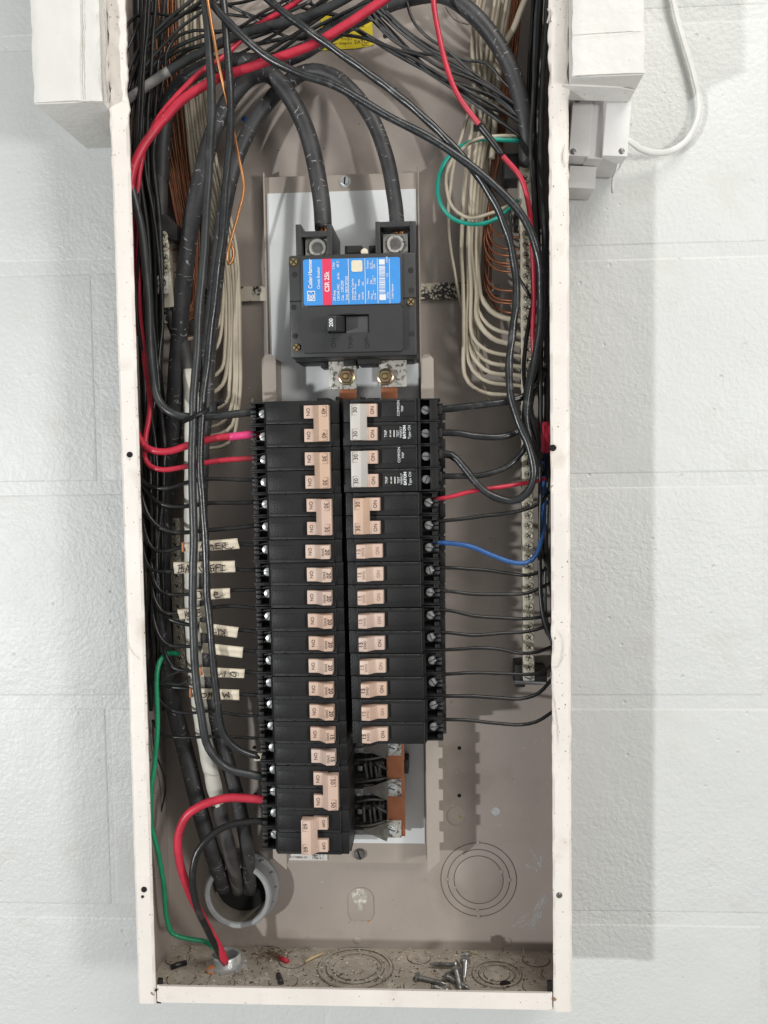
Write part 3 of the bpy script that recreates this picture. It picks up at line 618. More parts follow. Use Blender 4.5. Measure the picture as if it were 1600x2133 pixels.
# front cover with the opening the toggle slides in: four pieces round the slot
ca = pb(627, 839, 637, 733, 0.0945); oa = pb(684, 769, 655, 694, 0.0945)
cv = MB()
outer = [(ca[0], ca[2]), (ca[1], ca[2]), (ca[1], ca[3]), (ca[0], ca[3])]; r_ = 0.003
def rrect(x0, x1, z0, z1, r, n=4):
    o = []
    for cx, cz, a0 in ((x1 - r, z1 - r, 0), (x0 + r, z1 - r, 90), (x0 + r, z0 + r, 180), (x1 - r, z0 + r, 270)):
        for i in range(n + 1): a = R(a0 + 90 * i / n); o.append((cx + r * math.cos(a), cz + r * math.sin(a)))
    return o
inner = rrect(oa[0], oa[1], oa[2], oa[3], 0.0008); outr = rrect(ca[0], ca[1], ca[2], ca[3], 0.003)
def frame_mesh(mb, outr, inner, h0, h1):
    n = len(outr); f = lambda pts, h: [mb.bm.verts.new((x, -h, z)) for x, z in pts]
    o1, i1, o0, i0 = f(outr, h1), f(inner, h1), f(outr, h0), f(inner, h0)
    for k in range(n):
        j = (k + 1) % n
        mb.bm.faces.new((o1[k], o1[j], i1[j], i1[k])); mb.bm.faces.new((o0[k], o1[k], o1[j], o0[j])); mb.bm.faces.new((i1[k], i1[j], i0[j], i0[k]))
    return mb
frame_mesh(cv, outr, inner, 0.086, 0.0945).obj('front_cover', 'blk_main', mbk, False)
pbox(MB(), 684, 770, 654, 695, 0.080, 0.0887).obj('slot_floor', 'hole', mbk)
M['slide'] = mat('toggle_slide_grey', (0.060, 0.060, 0.062), 0.5, var=0.1, vscale=80)
pbox(MB(), 721, 768, 659, 694, 0.085, 0.0925, 0.0004).obj('toggle_slide', 'slide', mbk)
a = pb(681, 700, 657, 690, 0.112); b = pb(690, 722, 657, 693, 0.09)
tg = MB(); lo = [V(b[0], b[2], .086), V(b[1], b[2], .086), V(b[1], b[3], .086), V(b[0], b[3], .086)]; hi = [V(a[0], a[2], .112), V(a[1], a[2], .112), V(a[1], a[3], .112), V(a[0], a[3], .112)]
vl = [tg.bm.verts.new(v) for v in lo]; vh = [tg.bm.verts.new(v) for v in hi]
tg.bm.faces.new(vl); tg.bm.faces.new(vh)
for i in range(4): tg.bm.faces.new((vl[i], vl[(i + 1) % 4], vh[(i + 1) % 4], vh[i]))
bmesh.ops.bevel(tg.bm, geom=tg.bm.edges[:], offset=0.0012, segments=3, affect='EDGES', profile=0.6)
to = tg.obj('toggle', 'blk_main', mbk)
ptext('200', 11.5, 'white_ink', to, 690, 672, 0.1123, 90, bold=0.0001)
for t, px in (('ON', 695), ('TRIP', 731), ('OFF', 765)):
    ptext(t, 13, 'grey_ink', mbk, px, 714, 0.0948, 90); MB().obox(P(px, 697, .0947), P(px, 702, .0947), 0.0005, 0.0004).obj('mark', 'grey_ink', mbk)
# rating label
h = 0.0912
la = pb(632, 834, 538, 634, h)
lab = MB().prism_h(rrect(la[0], la[1], la[2], la[3], 0.0018), 0.0900, h).obj('rating_label', 'blue_label', mbk, False)
ra = pb(672, 691, 538, 634.5, h + 0.0002); MB().box(ra[0], ra[1], la[2] - .0001, la[3] + .0001, 0.091, h + 0.0002).obj('red_band', 'red_label', lab, False)
ht = h + 0.0004
def lt(t, sz, x, y, m='white_ink', bold=0.00004, align='LEFT', sx=1.0): ptext(t, sz, m, lab, x, y, ht, 90, align, bold, sx=sx)
lt('Cutler-Hammer', 11.5, 647, 601, sx=0.80, bold=.00012); lt('Circuit Breaker', 9, 664, 602, sx=0.80); lt('CSR 25k', 13.5, 682, 608, sx=0.86, bold=0.00012)
lt('200 Amp', 7.5, 697, 627, sx=.8); lt('2 Pole', 7, 695, 561, sx=.8); lt('120/240 VAC', 7.5, 705.5, 627, sx=.85); lt('60 Hz', 7, 705, 582, sx=.8); lt('40 C', 7.5, 704, 557, sx=.9)
lt('Cat.', 8, 714, 626, sx=.9); lt('CSR2200', 8, 713.5, 609, sx=.8); lt('Style 7803C87G03', 8, 723, 625, sx=.8)
lt('Interrupting Capacity', 6, 735, 625, sx=.85); lt('RMS Sym. Amps', 6, 740.5, 625, sx=.85); lt('Volts', 6, 748.5, 625); lt('Amps', 6, 747.5, 596); lt('120/240', 5.5, 756, 625, sx=.9); lt('25k', 5.5, 756, 595)
lt('Terminal', 5.5, 768, 624, sx=.9); lt('Wire', 5.5, 775, 624); lt('Size', 5.5, 773, 592); lt('Cu-Al', 5.5, 782, 624); lt('Wire', 5.5, 766, 592); lt('2-300', 5.5, 781, 592); lt('Torque', 5.5, 766, 560); lt('Lb. In.', 5.5, 772.5, 560); lt('250', 5.5, 780, 559)
lt('LISTED', 4.5, 808, 622); lt('CTL', 4.5, 807, 577); lt('HACR', 4.5, 806, 547); lt('Cutler-Hammer', 6, 818, 623, sx=.8)
for px in (725.5, 760.2, 786, 811):
    MB().obox(P(px + 1.5, 632, ht), P(px - 0.3, 539, ht), 1.1 * s(h), 0.0003).obj('rule_line', 'white_ink', lab, False)
for px, ya, yb in ((778, 616, 604), (777, 593, 573), (776, 561, 541)): MB().obox(P(px, ya, ht), P(px, yb, ht), 0.8 * s(h), 0.0003).obj('rule_line', 'white_ink', lab, False)
y = 0; bars = MB(); random.seed(3); yy = 624.0
pbox(bars, 790.5, 804, 613, 625, h, ht); pbox(bars, 789.5, 801.5, 540, 551, h, ht)
yy = 611
while yy > 554:
    w = random.choice((1.0, 1.0, 1.6, 2.4)); x_ = 790 - (625 - yy) * 0.012; pbox(bars, x_, x_ + 13, yy - w, yy, h, ht); yy -= w + random.choice((0.9, 0.9, 1.5))
bars.obj('barcode', 'white_ink', lab, False)
q = pb(732, 755, 542, 566, ht); MB().prism_h(rrect(q[0], q[1], q[2], q[3], 0.0015), h, ht).obj('cream_square', 'holo', lab, False)
q = pb(640, 656.5, 606, 627, ht); fr = MB(); frame_mesh(fr, rrect(q[0], q[1], q[2], q[3], .0002), rrect(q[0] + .0006, q[1] - .0006, q[2] + .0006, q[3] - .0006, .0002), h, ht).obj('logo_frame', 'white_ink', lab, False)
qc = P(647.5, 618.5, ht); lg = MB()
def arc(mb, c, r0, r1, a0, a1, h0, h1, n=18):
    o = [(c.x + r1 * math.cos(R(a0 + (a1 - a0) * i / n)), c.z + r1 * math.sin(R(a0 + (a1 - a0) * i / n))) for i in range(n + 1)]
    i_ = [(c.x + r0 * math.cos(R(a0 + (a1 - a0) * i / n)), c.z + r0 * math.sin(R(a0 + (a1 - a0) * i / n))) for i in range(n + 1)]
    mb.prism_h(o + i_[::-1], h0, h1)
arc(lg, qc, 0.0018, 0.0026, 120, 420, h, ht); arc(lg, qc, 0.0005, 0.0012, 0, 358, h, ht); lg.lathe([(0.0005, 0), (0.0005, 0.0003)], P(648, 609.5, h), 'h', 8)
lg.obj('logo_mark', 'white_ink', lab, False)
for px, py in ((612, 546), (618, 724), (856, 629)):
    slot_screw(mbk, P(px, py, .0885), 0.0031, 'brass', 40, 0.0014, phil=True)
for px, py in ((614, 572), (615, 700), (612, 640), (856, 563), (857, 605), (858, 695)):
    MB().lathe([(0.0023, 0), (0.0023, 0.0002), (0.0014, 0.0003)], P(px, py, .088), 'h', 16).obj('plug', 'blk_side', mbk)
# lugs
def lug(x0, x1, y0, y1, wl, wr, tf, lab_, sc):
    g = thing('lug_housing', lab_, 'lug housing', P((x0 + x1) / 2, y1, .02))
    hf = 0.080
    pbox(MB(), x0, x0 + wl, y0, y1 + 4, 0.014, hf, 0.0008).obj('housing_side', 'blk_main', g)
    pbox(MB(), x1 - wr, x1, y0 - 1, y1 + 4, 0.014, hf, 0.0008).obj('housing_side', 'blk_main', g)
    pbox(MB(), x0 + wl * .7, x1 - wr * .7, y0 + tf[0], y0 + tf[1], 0.060, hf - .0004, 0.0006).obj('housing_bridge', 'blk_main', g)
    pbox(MB(), x0 + wl * .7, x1 - wr * .7, y0 + tf[1], y1 + 4, 0.012, 0.028).obj('housing_floor', 'blk_side', g)
    a = pb(sc[0] - 26, sc[0] + 26, sc[1] - 22, sc[1] + 22, .070)
    MB().box(a[0], a[1], a[2], a[3], 0.030, 0.070, 0.0006).obj('lug', 'lugalu', g)
    c = P(sc[0], sc[1], .0702)
    MB().lathe([(0.0078, -0.001), (0.0078, 0.0016), (0.0070, 0.0025), (0.0056, 0.0025), (0.0046, 0.0014)], c, 'h', 28, cap=False).obj('lug_screw', 'lugalu', g)
    MB().lathe([(0.0048, 0.0012), (0.0038, 0.0013), (0.0036, -0.0005), (0.0002, -0.0006)], c, 'h', 6).obj('hex_socket', 'darksteel', g)
    return g
lug(616, 692, 467, 531, 12, 11, (14, 26), 'black lug housing at the top left of the main breaker', (662, 517))
lug(782, 867, 461, 529, 10, 13, (0, 11), 'black lug housing at the top right of the main breaker', (824, 509))
pbox(MB(), 718, 755, 511, 534, 0.02, 0.066, 0.001).obj('case_tab', 'blk_side', mbk); pbox(MB(), 768, 784, 511, 534, 0.02, 0.066, 0.001).obj('case_tab', 'blk_side', mbk)
MB().lathe([(0.003, 0), (0.003, 0.004), (0.001, 0.005)], P(760, 527, .074), 'h', 14).obj('post', 'holo', mbk)
# output terminals under the main breaker
for x0, x1, y0, y1, nx, lab_ in ((685, 742, 752, 811, 722, 'spotted terminal pad with chromate nut below the main breaker, left one'), (790, 847, 748, 806, 803, 'spotted terminal pad with chromate nut below the main breaker, right one')):
    t = thing('output_terminal', lab_, 'terminal', P((x0 + x1) / 2, y1, .055))
    pbox(MB(), x0, x1, y0 - 16, y1, 0.0545, 0.0575, 0.0004).obj('pad', 'alu', t)
    c = P(nx, 785, .0576)
    MB().lathe([(0.0073, 0), (0.0073, 0.0010), (0.0064, 0.0016), (0.002, 0.0016)], c, 'h', 24).obj('washer', 'iris', t)
    MB().lathe([(0.0061, 0.0016), (0.0061, 0.0052), (0.0053, 0.0060), (0.0030, 0.0060)], c, 'h', 6).obj('nut', 'iris', t)
    MB().lathe([(0.0028, 0.0050), (0.0028, 0.0080), (0.0019, 0.0090), (0.0004, 0.0092)], c, 'h', 16).obj('stud', 'brass', t)
pbox(MB(), 715, 742, 748, 762, 0.030, 0.060, 0.0006).obj('case_clip', 'blk_side', mbk); pbox(MB(), 668, 684, 748, 766, 0.03, 0.052, 0.0006).obj('case_clip', 'blk_side', mbk)
pbox(MB(), 745, 792, 742, 758, 0.03, 0.066, 0.0008).obj('case_step', 'blk_side', mbk)

# ================================================================== BRANCH BREAKERS
BH = 0.094; PW = 0.01865
mm = 0.001
def body_mesh(afci=False, plain=False):
    w = PW / 2; L = 0.0745 if not afci else 0.0785
    mb = MB()
    mb.prism_v([(0, -.055), (0, -.0018), (.0060, -.0018), (.0064, 0), (.0600, 0), (.0612, -.0012), (.0612, -.0230), (L - .001, -.0230), (L, -.0240), (L, -.055)], -w, w, 0.00035)
    mb.box(.0320, .0592, -w + .0042, w - .0030, -.001, .0004, .0002)       # long shallow panel on the pole
    mb.box(.0066, .0592, w - .0024, w - .0006, -.001, .0005, .0002)
    f0 = -.0095 if not afci else -.0045
    for sg in (-1, 1): mb.box(.0610, L + .0012, sg * (w - .0006) - .0006, sg * (w - .0006) + .0006, -.040, f0, .0002)
    for sg in (-1, 1): mb.box(L - .0036, L + .0004, sg * (w - .0030) - .0017, sg * (w - .0030) + .0017, -.030, f0 - .0015, .0003)
    if afci: mb.box(.0614, .0634, -w, w, -.023, -.0005, .0002); mb.box(L - .0075, L - .001, -w + .0012, w - .0012, -.030, -.0040, .0004)
    return mb.mesh('pole_body', 'blk', True)
BODY = body_mesh(); BODYA = body_mesh(True)
def clamp_mesh():
    mb = MB(); mb.box(.0715, .0758, -.0030, -.0006, -.028, -.0150, .0003); mb.box(.0715, .0758, .0006, .0030, -.028, -.0150, .0003); return mb.mesh('wire_clamp', 'blk_main', True)
CLAMP = clamp_mesh()
TS = MB().lathe([(.0039, -.002), (.0039, .0022), (.0034, .0031), (.0012, .0036)], (0, 0, 0), 'h', 18).mesh('terminal_screw', 'steel', True)
SL = MB().box(-.0033, .0033, -.0005, .0005, .002, .0038).mesh('slot', 'darksteel')
SPL = MB().box(.0611, .0622, -PW / 2 + .0012, PW / 2 - .0012, -.023, -.0020).mesh('terminal_wall', 'hole')
def tog_profile(off=False):
    p = [(.0088, -.001), (.0088, .0108), (.0158, .0118), (.0205, .0060), (.0222, .0046), (.0294, .0044), (.0302, -.001)]
    if off: p = [(.0388 - x + .0030, h) for x, h in p][::-1]
    return p
HWD = 0.0056
def single_toggle(m): return MB().prism_v(tog_profile(), -HWD, HWD, 0.0005).mesh('toggle', m, True)
def well(u0, u1): return MB().box(u0, u1, -HWD - .0006, HWD + .0006, -.001, .0004).mesh('toggle_well', 'hole')
WELL = well(.0082, .0312)
for k_, c_ in enumerate(((0.58, 0.42, 0.335), (0.60, 0.455, 0.365), (0.555, 0.39, 0.30), (0.57, 0.43, 0.36))):
    M['pink%d' % k_] = mat('pale_pink_toggle', c_, 0.42, var=0.06, vscale=40, seed=k_ * 1.7, spots=[((0.36, 0.25, 0.19), 110, 0.62, 0.80)])
TOGS = [single_toggle('pink%d' % k_) for k_ in range(4)]
def twin_bar(m, off=False):
    p = [(.0072, .0020), (.0072, .0112), (.0152, .0122), (.0202, .0066), (.0202, .0020)]
    if off: p = [(.0280 + x - .0072, h) for x, h in [(.0014, .0020), (.0002, .0076), (.0016, .0108), (.0114, .0100), (.0114, .0020)]]
    p = p if not off else [(.0258, .002), (.0258, .0066), (.0305, .0122), (.0385, .0112), (.0385, .002)]
    hs = .01905 / 2 + HWD - .0005
    return MB().prism_v(p, -hs, hs, 0.0005).mesh('twin_toggle', m, True)
def tab(m, off=False):
    p = [(.0165, -.001), (.0165, .0064), (.0196, .0058), (.0212, .0047), (.0282, .0045), (.0290, -.001)]
    if off: p = [(.0455 - x, h) for x, h in p][::-1]
    return MB().prism_v(p, -HWD + .0003, HWD - .0003, 0.0004).mesh('toggle_tab', m, True)
TAB = tab('pink'); TABO = tab('pink', True); BARB = twin_bar('beige'); BARP = twin_bar('pink'); BARG = twin_bar('greytog'); BARO = twin_bar('pink', True)
FRM = {}
def recess():                                            # little framed window round the printed number
    if 'r' not in FRM:
        mb = MB(); w, hgt, t = .0026, .0042, .00022
        mb.box(-w, -w + t, -hgt, hgt, 0, .00025); mb.box(w - t, w, -hgt, hgt, 0, .00012); mb.box(-w, w, hgt - t, hgt, 0, .00025); mb.box(-w, w, -hgt, -hgt + t, 0, .0002)
        FRM['r'] = mb.mesh('number_frame', 'ink_faint')
    return FRM['r']
M['edgewear'] = mat('worn_black_edge', (0.060, 0.060, 0.060), 0.5, var=0.4, vscale=150)
EDGE = []
for k_ in range(5):
    mb = MB(); w_ = PW / 2; u = .0068
    while u < .058:
        du = random.uniform(.004, .018); u2 = min(.0590, u + du)
        if random.random() < .72: mb.box(u, u2, w_ - .00072 - random.uniform(0, .0001), w_ - .00050, .00030, .00060)
        u = u2 + random.uniform(.0005, .004)
    z_ = -w_ + .0006
    while z_ < w_ - .001:
        z2 = min(w_ - .0006, z_ + random.uniform(.003, .010))
        if random.random() < .8: mb.box(.00655, .00675, z_, z2, -.0004, .00022)
        if random.random() < .8: mb.box(.05985, .06005, z_, z2, -.0004, .00022)
        z_ = z2 + random.uniform(.0004, .002)
    EDGE.append(mb.mesh('worn_edge', 'edgewear'))
def pole(e, v, afci=False, left=False):
    put('worn_edge', random.choice(EDGE), e, (0, 0, v))
    put('pole_body', BODYA if afci else BODY, e, (0, 0, v))
    put('terminal_wall', SPL, e, (0, 0, v))
    put('wire_clamp', CLAMP, e, (0, 0, v))
    sc = put('terminal_screw', TS, e, (.0660 if left else .0676, .0215 if not afci else .0130, v)); put('slot', SL, sc, (0, 0, 0), (0, R(random.uniform(-80, 80)), 0))
    return sc
def branch(x, z, left, poles, amps, lab_, kind='pink', off=False, afci=False, group=None, faint=False):
    e = thing('circuit_breaker', lab_, 'breaker', (x + random.uniform(-.0004, .0004), -BH + random.uniform(-.0006, .0006), z), (R(random.uniform(-.6, .6)), R((180 if left else 0) + random.uniform(-.22, .22)), R(random.uniform(-.4, .4))), group)
    if poles == 1:
        pole(e, 0, left=left); put('toggle_well', WELL, e, (0, 0, 0)); tg = put('toggle', random.choice(TOGS), e, (0, 0, 0), (0, 0, 0))
        ik = 'ink_faint' if faint else 'ink'
        text(amps, .0050, 'ink' if not faint else 'ink_faint', tg, .0107, .0000, .01155, 90, bold=.00005)
        text('SWD', .0030, ik, tg, .0143, .0000, .0121, 90)
        text('ON', .0040, ik if not faint else 'ink_faint', tg, .0258, 0, .0048, 90)
    else:
        p2 = .01905 / 2
        for v in (p2, -p2):
            pole(e, v, afci, left); put('toggle_well', well(.0082, .0312) if False else WELL, e, (.008 if off else 0, 0, v))
            tb = put('toggle_tab', TABO if off else TAB, e, (0, 0, v))
            text('OFF' if off else 'ON', .0036 if off else .0042, 'ink', tb, .0208 if off else .0248, 0, .0049, 90)
        bar = put('twin_toggle', {'beige': BARB, 'pink': BARP, 'greytog': BARG}[kind] if not off else BARO, e, (0, 0, 0))
        for v in (p2 + .0002, -p2 - .0002):
            u = .0122 if not off else .0335
            f = put('number_frame', recess(), bar, (u - .0010 if not off else u + .0012, -.0117, v)); text(amps, .0049, 'ink', f, .0002, 0, .0004, 90)
        if afci:
            lp = -p2
            text('COMMON', .0030, 'white_ink', e, .0458, p2 + .0015, .0008, 90, sx=.9); text('TRIP', .0026, 'white_ink', e, .0490, p2 + .001, .0008, 90)
            text('TRIP', .0030, 'white_ink', e, .0352, lp, .0008, 90); text('TEST', .0026, 'white_ink', e, .0450, lp, .0008, 90)
            text('WEEKLY', .0024, 'white_ink', e, .0475, lp + .001, .0008, 90); text('EATON', .0032, 'white_ink', e, .0505, lp + .0012, .0008, 90, bold=.00012); text('Type CH', .0030, 'white_ink', e, .0545, lp + .001, .0008, 90)
            put('trip_window', MB().box(.0378, .0430, lp - .0033, lp + .0033, 0, .0007, .0002).mesh('trip_window', 'hole'), e, (0, 0, 0))
            for k in (.0384, .0414): put('trip_flag', MB().box(k, k + .0012, lp - .0028, lp + .0028, 0, .0010).mesh('trip_flag', 'lugalu'), e, (0, 0, 0))
    return e
ORD = ['', 'second', 'third', 'fourth', 'fifth', 'sixth', 'seventh', 'eighth', 'ninth', 'tenth']
def LX(i): return -.0024 + .00011 * i
def LZ(i): return .5018 - .01903 * i
def RX(i): return .0004 + .00027 * i
def RZ(i): return .5024 - .01910 * i
branch(LX(.5), LZ(.5), True, 2, '40', 'two pole breaker marked 40 with beige twin toggle, top of the left column', 'beige')
branch(LX(2.5), LZ(2.5), True, 2, '30', 'two pole breaker marked 30 directly below the 40 breaker in the left column', 'beige')
branch(LX(4.5), LZ(4.5), True, 2, '30', 'two pole breaker marked 30 directly above the single 20 breakers, left column', 'pink')
for i in range(8):
    w = 'topmost' if i == 0 else ('lowest' if i == 7 else ORD[i] + ' from the top')
    branch(LX(6 + i), LZ(6 + i), True, 1, '20', f'breaker marked 20, {w} of the eight in the left column', group='single 20 breakers in the left column')
branch(LX(14), LZ(14), True, 1, '15', 'black breaker marked 15, upper of the two in the left column', group='single 15 breakers')
branch(LX(15), LZ(15), True, 1, '15', 'black breaker marked 15, lower of the two in the left column, above the 50 breaker', group='single 15 breakers')
branch(LX(16.5), LZ(16.5), True, 2, '50', 'two pole breaker marked 50 with the bottom red wire', 'pink')
branch(LX(18.5), LZ(18.5), True, 2, '60', 'two pole breaker marked 60 switched off at the bottom of the left column', 'pink', off=True)
branch(RX(.5), RZ(.5), False, 2, '30', 'two pole breaker with grey twin toggle, top of the right column', 'greytog', afci=True)
branch(RX(2.5), RZ(2.5), False, 2, '30', 'two pole breaker with grey twin toggle, second from the top of the right column', 'greytog', afci=True)
branch(RX(4.5), RZ(4.5), False, 2, '30', 'two pole breaker with beige twin toggle fed by the short red wire, right column', 'beige')
for i in range(9):
    w = 'topmost, with the blue wire,' if i == 0 else ('lowest' if i == 8 else ORD[i] + ' from the top')
    branch(RX(6 + i), RZ(6 + i), False, 1, '15', f'breaker marked 15, {w} of the nine in the right column', group='single 15 breakers', faint=i in (0, 1, 2, 3, 5, 7))

# ================================================================== NEUTRAL AND GROUND BARS
NSC = MB().lathe([(.0040, -.001), (.0040, .0009), (.0036, .0014), (.0027, .0014), (.0024, .0008)], (0, 0, 0), 'h', 16, cap=False).mesh('bar_screw', 'nscrew', True)
NSI = MB().lathe([(.0028, .0006), (.0004, .0007)], (0, 0, 0), 'h', 12).mesh('screw_recess', 'nscrew')
NSS = MB().box(-.0024, .0024, -.00036, .00036, .0004, .0012).box(-.00036, .00036, -.0020, .0020, .0004, .00115).mesh('slot', 'hole')
def bar_screw(parent, q):
    o = put('bar_screw', NSC, parent, parent_world(parent).inverted() @ Vector(q)); put('screw_recess', NSI, o, (0, 0, 0)); put('slot', NSS, o, (0, 0, 0), (0, R(random.uniform(0, 90)), 0)); return o
NH = 0.046
nb = thing('neutral_bar', 'long tan metal neutral bar with a row of screws along the right side', 'neutral bar', P(1100, 1415, .02))
xa, xb = .1500, .1595
zt, zb = PZ(1095, 470, NH), PZ(1100, 1418, NH)
MB().box(xa, xb, zb, zt, .034, NH, .0005).obj('bar', 'nbar', nb)
z = PZ(1095, 488, NH); n = 0
while z > zb + .004:
    bar_screw(nb, V((xa + xb) / 2 + .0003 + random.uniform(-.0003, .0003), z, NH)); n += 1; z -= .00885
for i in range(26):     # wire entry holes down the left side of the bar
    MB().lathe([(.0024, -.0003), (.0023, .0003)], V(xa - .0001, PZ(1095, 488, NH) - .00885 * i, .040), 'x', 10).obj('wire_hole', 'hole', nb)
for y0, y1, x0, x1 in ((1385, 1432, 1073, 1094), (1395, 1426, 1092, 1140), (432, 470, 1074, 1112)):
    pbox(MB(), x0, x1, y0, y1, .003, .032, .0012).obj('bracket', 'blk_side', nb)
MB().obox(P(1072, 1422, .034), P(1138, 1424, .034), .003, .004, .0006).obj('bracket_rib', 'pvc', nb)
slot_screw(nb, P(1099, 1411, .0465), .0030, 'steel', 20, .003)
pbox(MB(), 1082, 1108, 330, 470, .02, .040, .001).obj('lug_block', 'nbar', nb); pbox(MB(), 1050, 1110, 318, 372, .004, .036, .002).obj('bracket', 'blk_side', nb)
bar_screw(nb, P(1094, 345, .041)); bar_screw(nb, P(1094, 372, .041))
gb = thing('ground_bar', 'metal ground bar with brass screws behind the cables at the left', 'ground bar', P(340, 620, .03))
GH = 0.050
MB().obox(P(336, 476, GH), P(352, 640, GH), .0095, .012, .0005).obj('bar', 'nbar', gb)
for px, py in ((342, 491), (344, 513), (345, 537), (347, 558)): bar_screw(gb, P(px, py, GH + .0002))
pbox(MB(), 327, 350, 574, 612, .034, GH + .003, .0008).obj('lug', 'lugalu', gb); ring(gb, P(337, 589, GH + .0031), .0036, .0005, 'h', 'darksteel', 'lug_screw', .0006)
MB().obox(P(331, 596, GH + .0035), P(344, 583, GH + .0035), .0009, .0008).obj('slot', 'hole', gb)
br = MB(); A = [P(312, 452, .045), P(352, 450, .045), P(374, 474, .045), P(374, 505, .045), P(360, 505, .045), P(350, 486, .045), P(318, 482, .045)]
br.prism_h([(q.x, q.z) for q in A], .03, .052, .001).obj('bracket', 'blk_side', gb)
gb2 = thing('ground_bar', 'dark lower ground bar half hidden behind the white taped cable', 'ground bar', P(372, 1400, .02))
MB().obox(P(362, 1080, .036), P(376, 1402, .036), .0100, .012, .0005).obj('bar', 'nbar', gb2)
for i in range(15): bar_screw(gb2, P(364 + i * .9, 1092 + i * 21.4, .0362))
for px, py in ((346, 640), (348, 665)): bar_screw(gb2, P(px, py, .045))
# ================================================================== SERVICE CABLES AND CONDUITS
random.seed(11)
big = lambda lab_, pts, w, m='big', **k: wire(lab_, pts, w, m, 'service_cable', cat='cable', sides=14, **k)
cL = big('thick black service cable from the left main lug down the left side', [(674, 478, .055), (670, 420, .052), (658, 340, .050), (636, 262, .050), (600, 195, .050), (560, 155, .048), (525, 160, .046), (480, 205, .044), (440, 290, .043), (413, 390, .043), (395, 490, .043), (380, 620, .044), (370, 760, .046), (360, 900, .046), (345, 1020, .046), (338, 1150, .046), (338, 1300, .047), (352, 1430, .048), (385, 1560, .045), (415, 1680, .042), (440, 1770, .036), (468, 1850, .010)], 36)
cR = big('thick black service cable arching from the right main lug to the left side', [(828, 475, .052), (822, 410, .050), (806, 330, .048), (775, 245, .046), (735, 190, .044), (690, 155, .042), (640, 148, .038), (590, 180, .034), (540, 240, .033), (497, 320, .032), (470, 430, .033), (452, 560, .035), (438, 700, .036), (428, 850, .036), (418, 1000, .036), (418, 1200, .038), (425, 1380, .042), (452, 1510, .045), (488, 1640, .042), (512, 1750, .036), (522, 1855, .010)], 31)
for t_, px, py, h_ in ((cL, 674, 476, .055), (cR, 829, 480, .052)):
    for k in range(7):
        a_ = 2 * math.pi * k / 6; rr = 0.0032 if k < 6 else 0
        q = P(px, py, h_) + Vector((rr * math.cos(a_), rr * math.sin(a_), 0.004))
        put('copper_strand', tube_mesh('copper_strand', [q, q + Vector((0.0004, 0, -.008)), q + Vector((0.0004, 0, -.020))], 0.0014, 'cubright', 7), t_)
cN = big('thick neutral cable wrapped in white tape entering the large conduit', [(335, 360, .034), (336, 520, .036), (352, 640, .040), (385, 740, .046), (402, 860, .048), (403, 1000, .050), (402, 1150, .052), (404, 1300, .054), (412, 1440, .056), (428, 1550, .056), (450, 1660, .050), (478, 1770, .040), (496, 1855, .010)], 30, 'bigdust', wob=0)
tape = [(397, 770, .0480), (399, 860, .0500), (399, 1000, .0530), (399, 1150, .0550), (401, 1300, .0560), (412, 1440, .0562), (428, 1550, .0562), (450, 1655, .0505), (454, 1672, .0495)]
def taper(L): return 0.0067 + 0.00025 * math.sin(L * 260)
o = put('white_tape', tube_mesh('white_tape', wpath(tape), taper, 'wtape', 16), cN); o['label'] = 'off-white tape wrapped along the cable'
fl = MB(); fl.quad([P(440, 1664, .058), P(452, 1660, .058), P(458, 1680, .057), P(450, 1683, .057)]); fl.obj('tape_end', 'wtape', cN, False)
for i in range(5):
    wp_ = wpath(tape); q = wp_[len(wp_) * (50 + i * 10) // 100]; d_ = Vector((0.35, 0, -1)).normalized()
    MB().lathe([(0.0071, -.00015), (0.0072, 0), (0.0071, .00015)], q, 'z', 20, rot=Matrix.Rotation(R(18), 3, 'Y'), cap=False).obj('tape_overlap', 'darksteel', cN)
cT = big('thick black neutral cable arching over the top to the right bar', [(1096, 345, .038), (1098, 300, .045), (1092, 240, .050), (1068, 150, .052), (1025, 75, .052), (975, 20, .050), (920, -12, .046), (850, -5, .044), (770, 25, .042), (700, 65, .040), (630, 108, .040), (560, 128, .040), (490, 128, .040), (430, 142, .042), (380, 170, .042), (352, 215, .040), (340, 290, .036), (335, 380, .033)], 34)
# PVC bushing and the conduit it ends
pv = thing('conduit_bushing', 'grey plastic conduit bushing with three thick cables in the back panel', 'bushing', P(500, 1850, .002))
c = P(506, 1842, 0.002)
MB().lathe([(.0355, 0), (.0355, .006), (.0345, .0065), (.0318, .0068), (.0315, .0230), (.0300, .0245), (.0270, .0245), (.0262, .0235), (.0258, .0004)], c, 'h', 48, cap=False).obj('bushing_ring', 'pvc', pv)
MB().lathe([(.0257, .0220), (.0255, .0003), (.0254, .0002)], c, 'h', 40, cap=False).obj('bushing_bore', 'pvcin', pv)
MB().lathe([(.0256, .0004), (.0002, .0005)], c, 'h', 40).obj('mouth_shade_disc', 'hole', pv)  # flat black disc stands in for the dark depth of the conduit
for k in range(14):
    a_ = 2 * math.pi * k / 14; q = c + Vector((.0330 * math.cos(a_), -.0078, .0330 * math.sin(a_)))
    MB().lathe([(.0018, -.001), (.0018, .0016), (.0010, .002)], q, 'h', 8).obj('grip_lug', 'pvc', pv)
nip = thing('conduit_nipple', 'threaded zinc conduit nipple in the box floor at the lower left', 'nipple', PF(473, 2003, .0015))
c = PF(472, 2012, .0015)
prof = [(.0165, 0), (.0165, .0028), (.0150, .0034), (.0131, .0036)]
for k in range(6): prof += [(.0134, .0040 + k * .0012), (.0127, .0046 + k * .0012)]
prof += [(.0122, .0116), (.0108, .0116), (.0106, .0100), (.0105, .0004)]
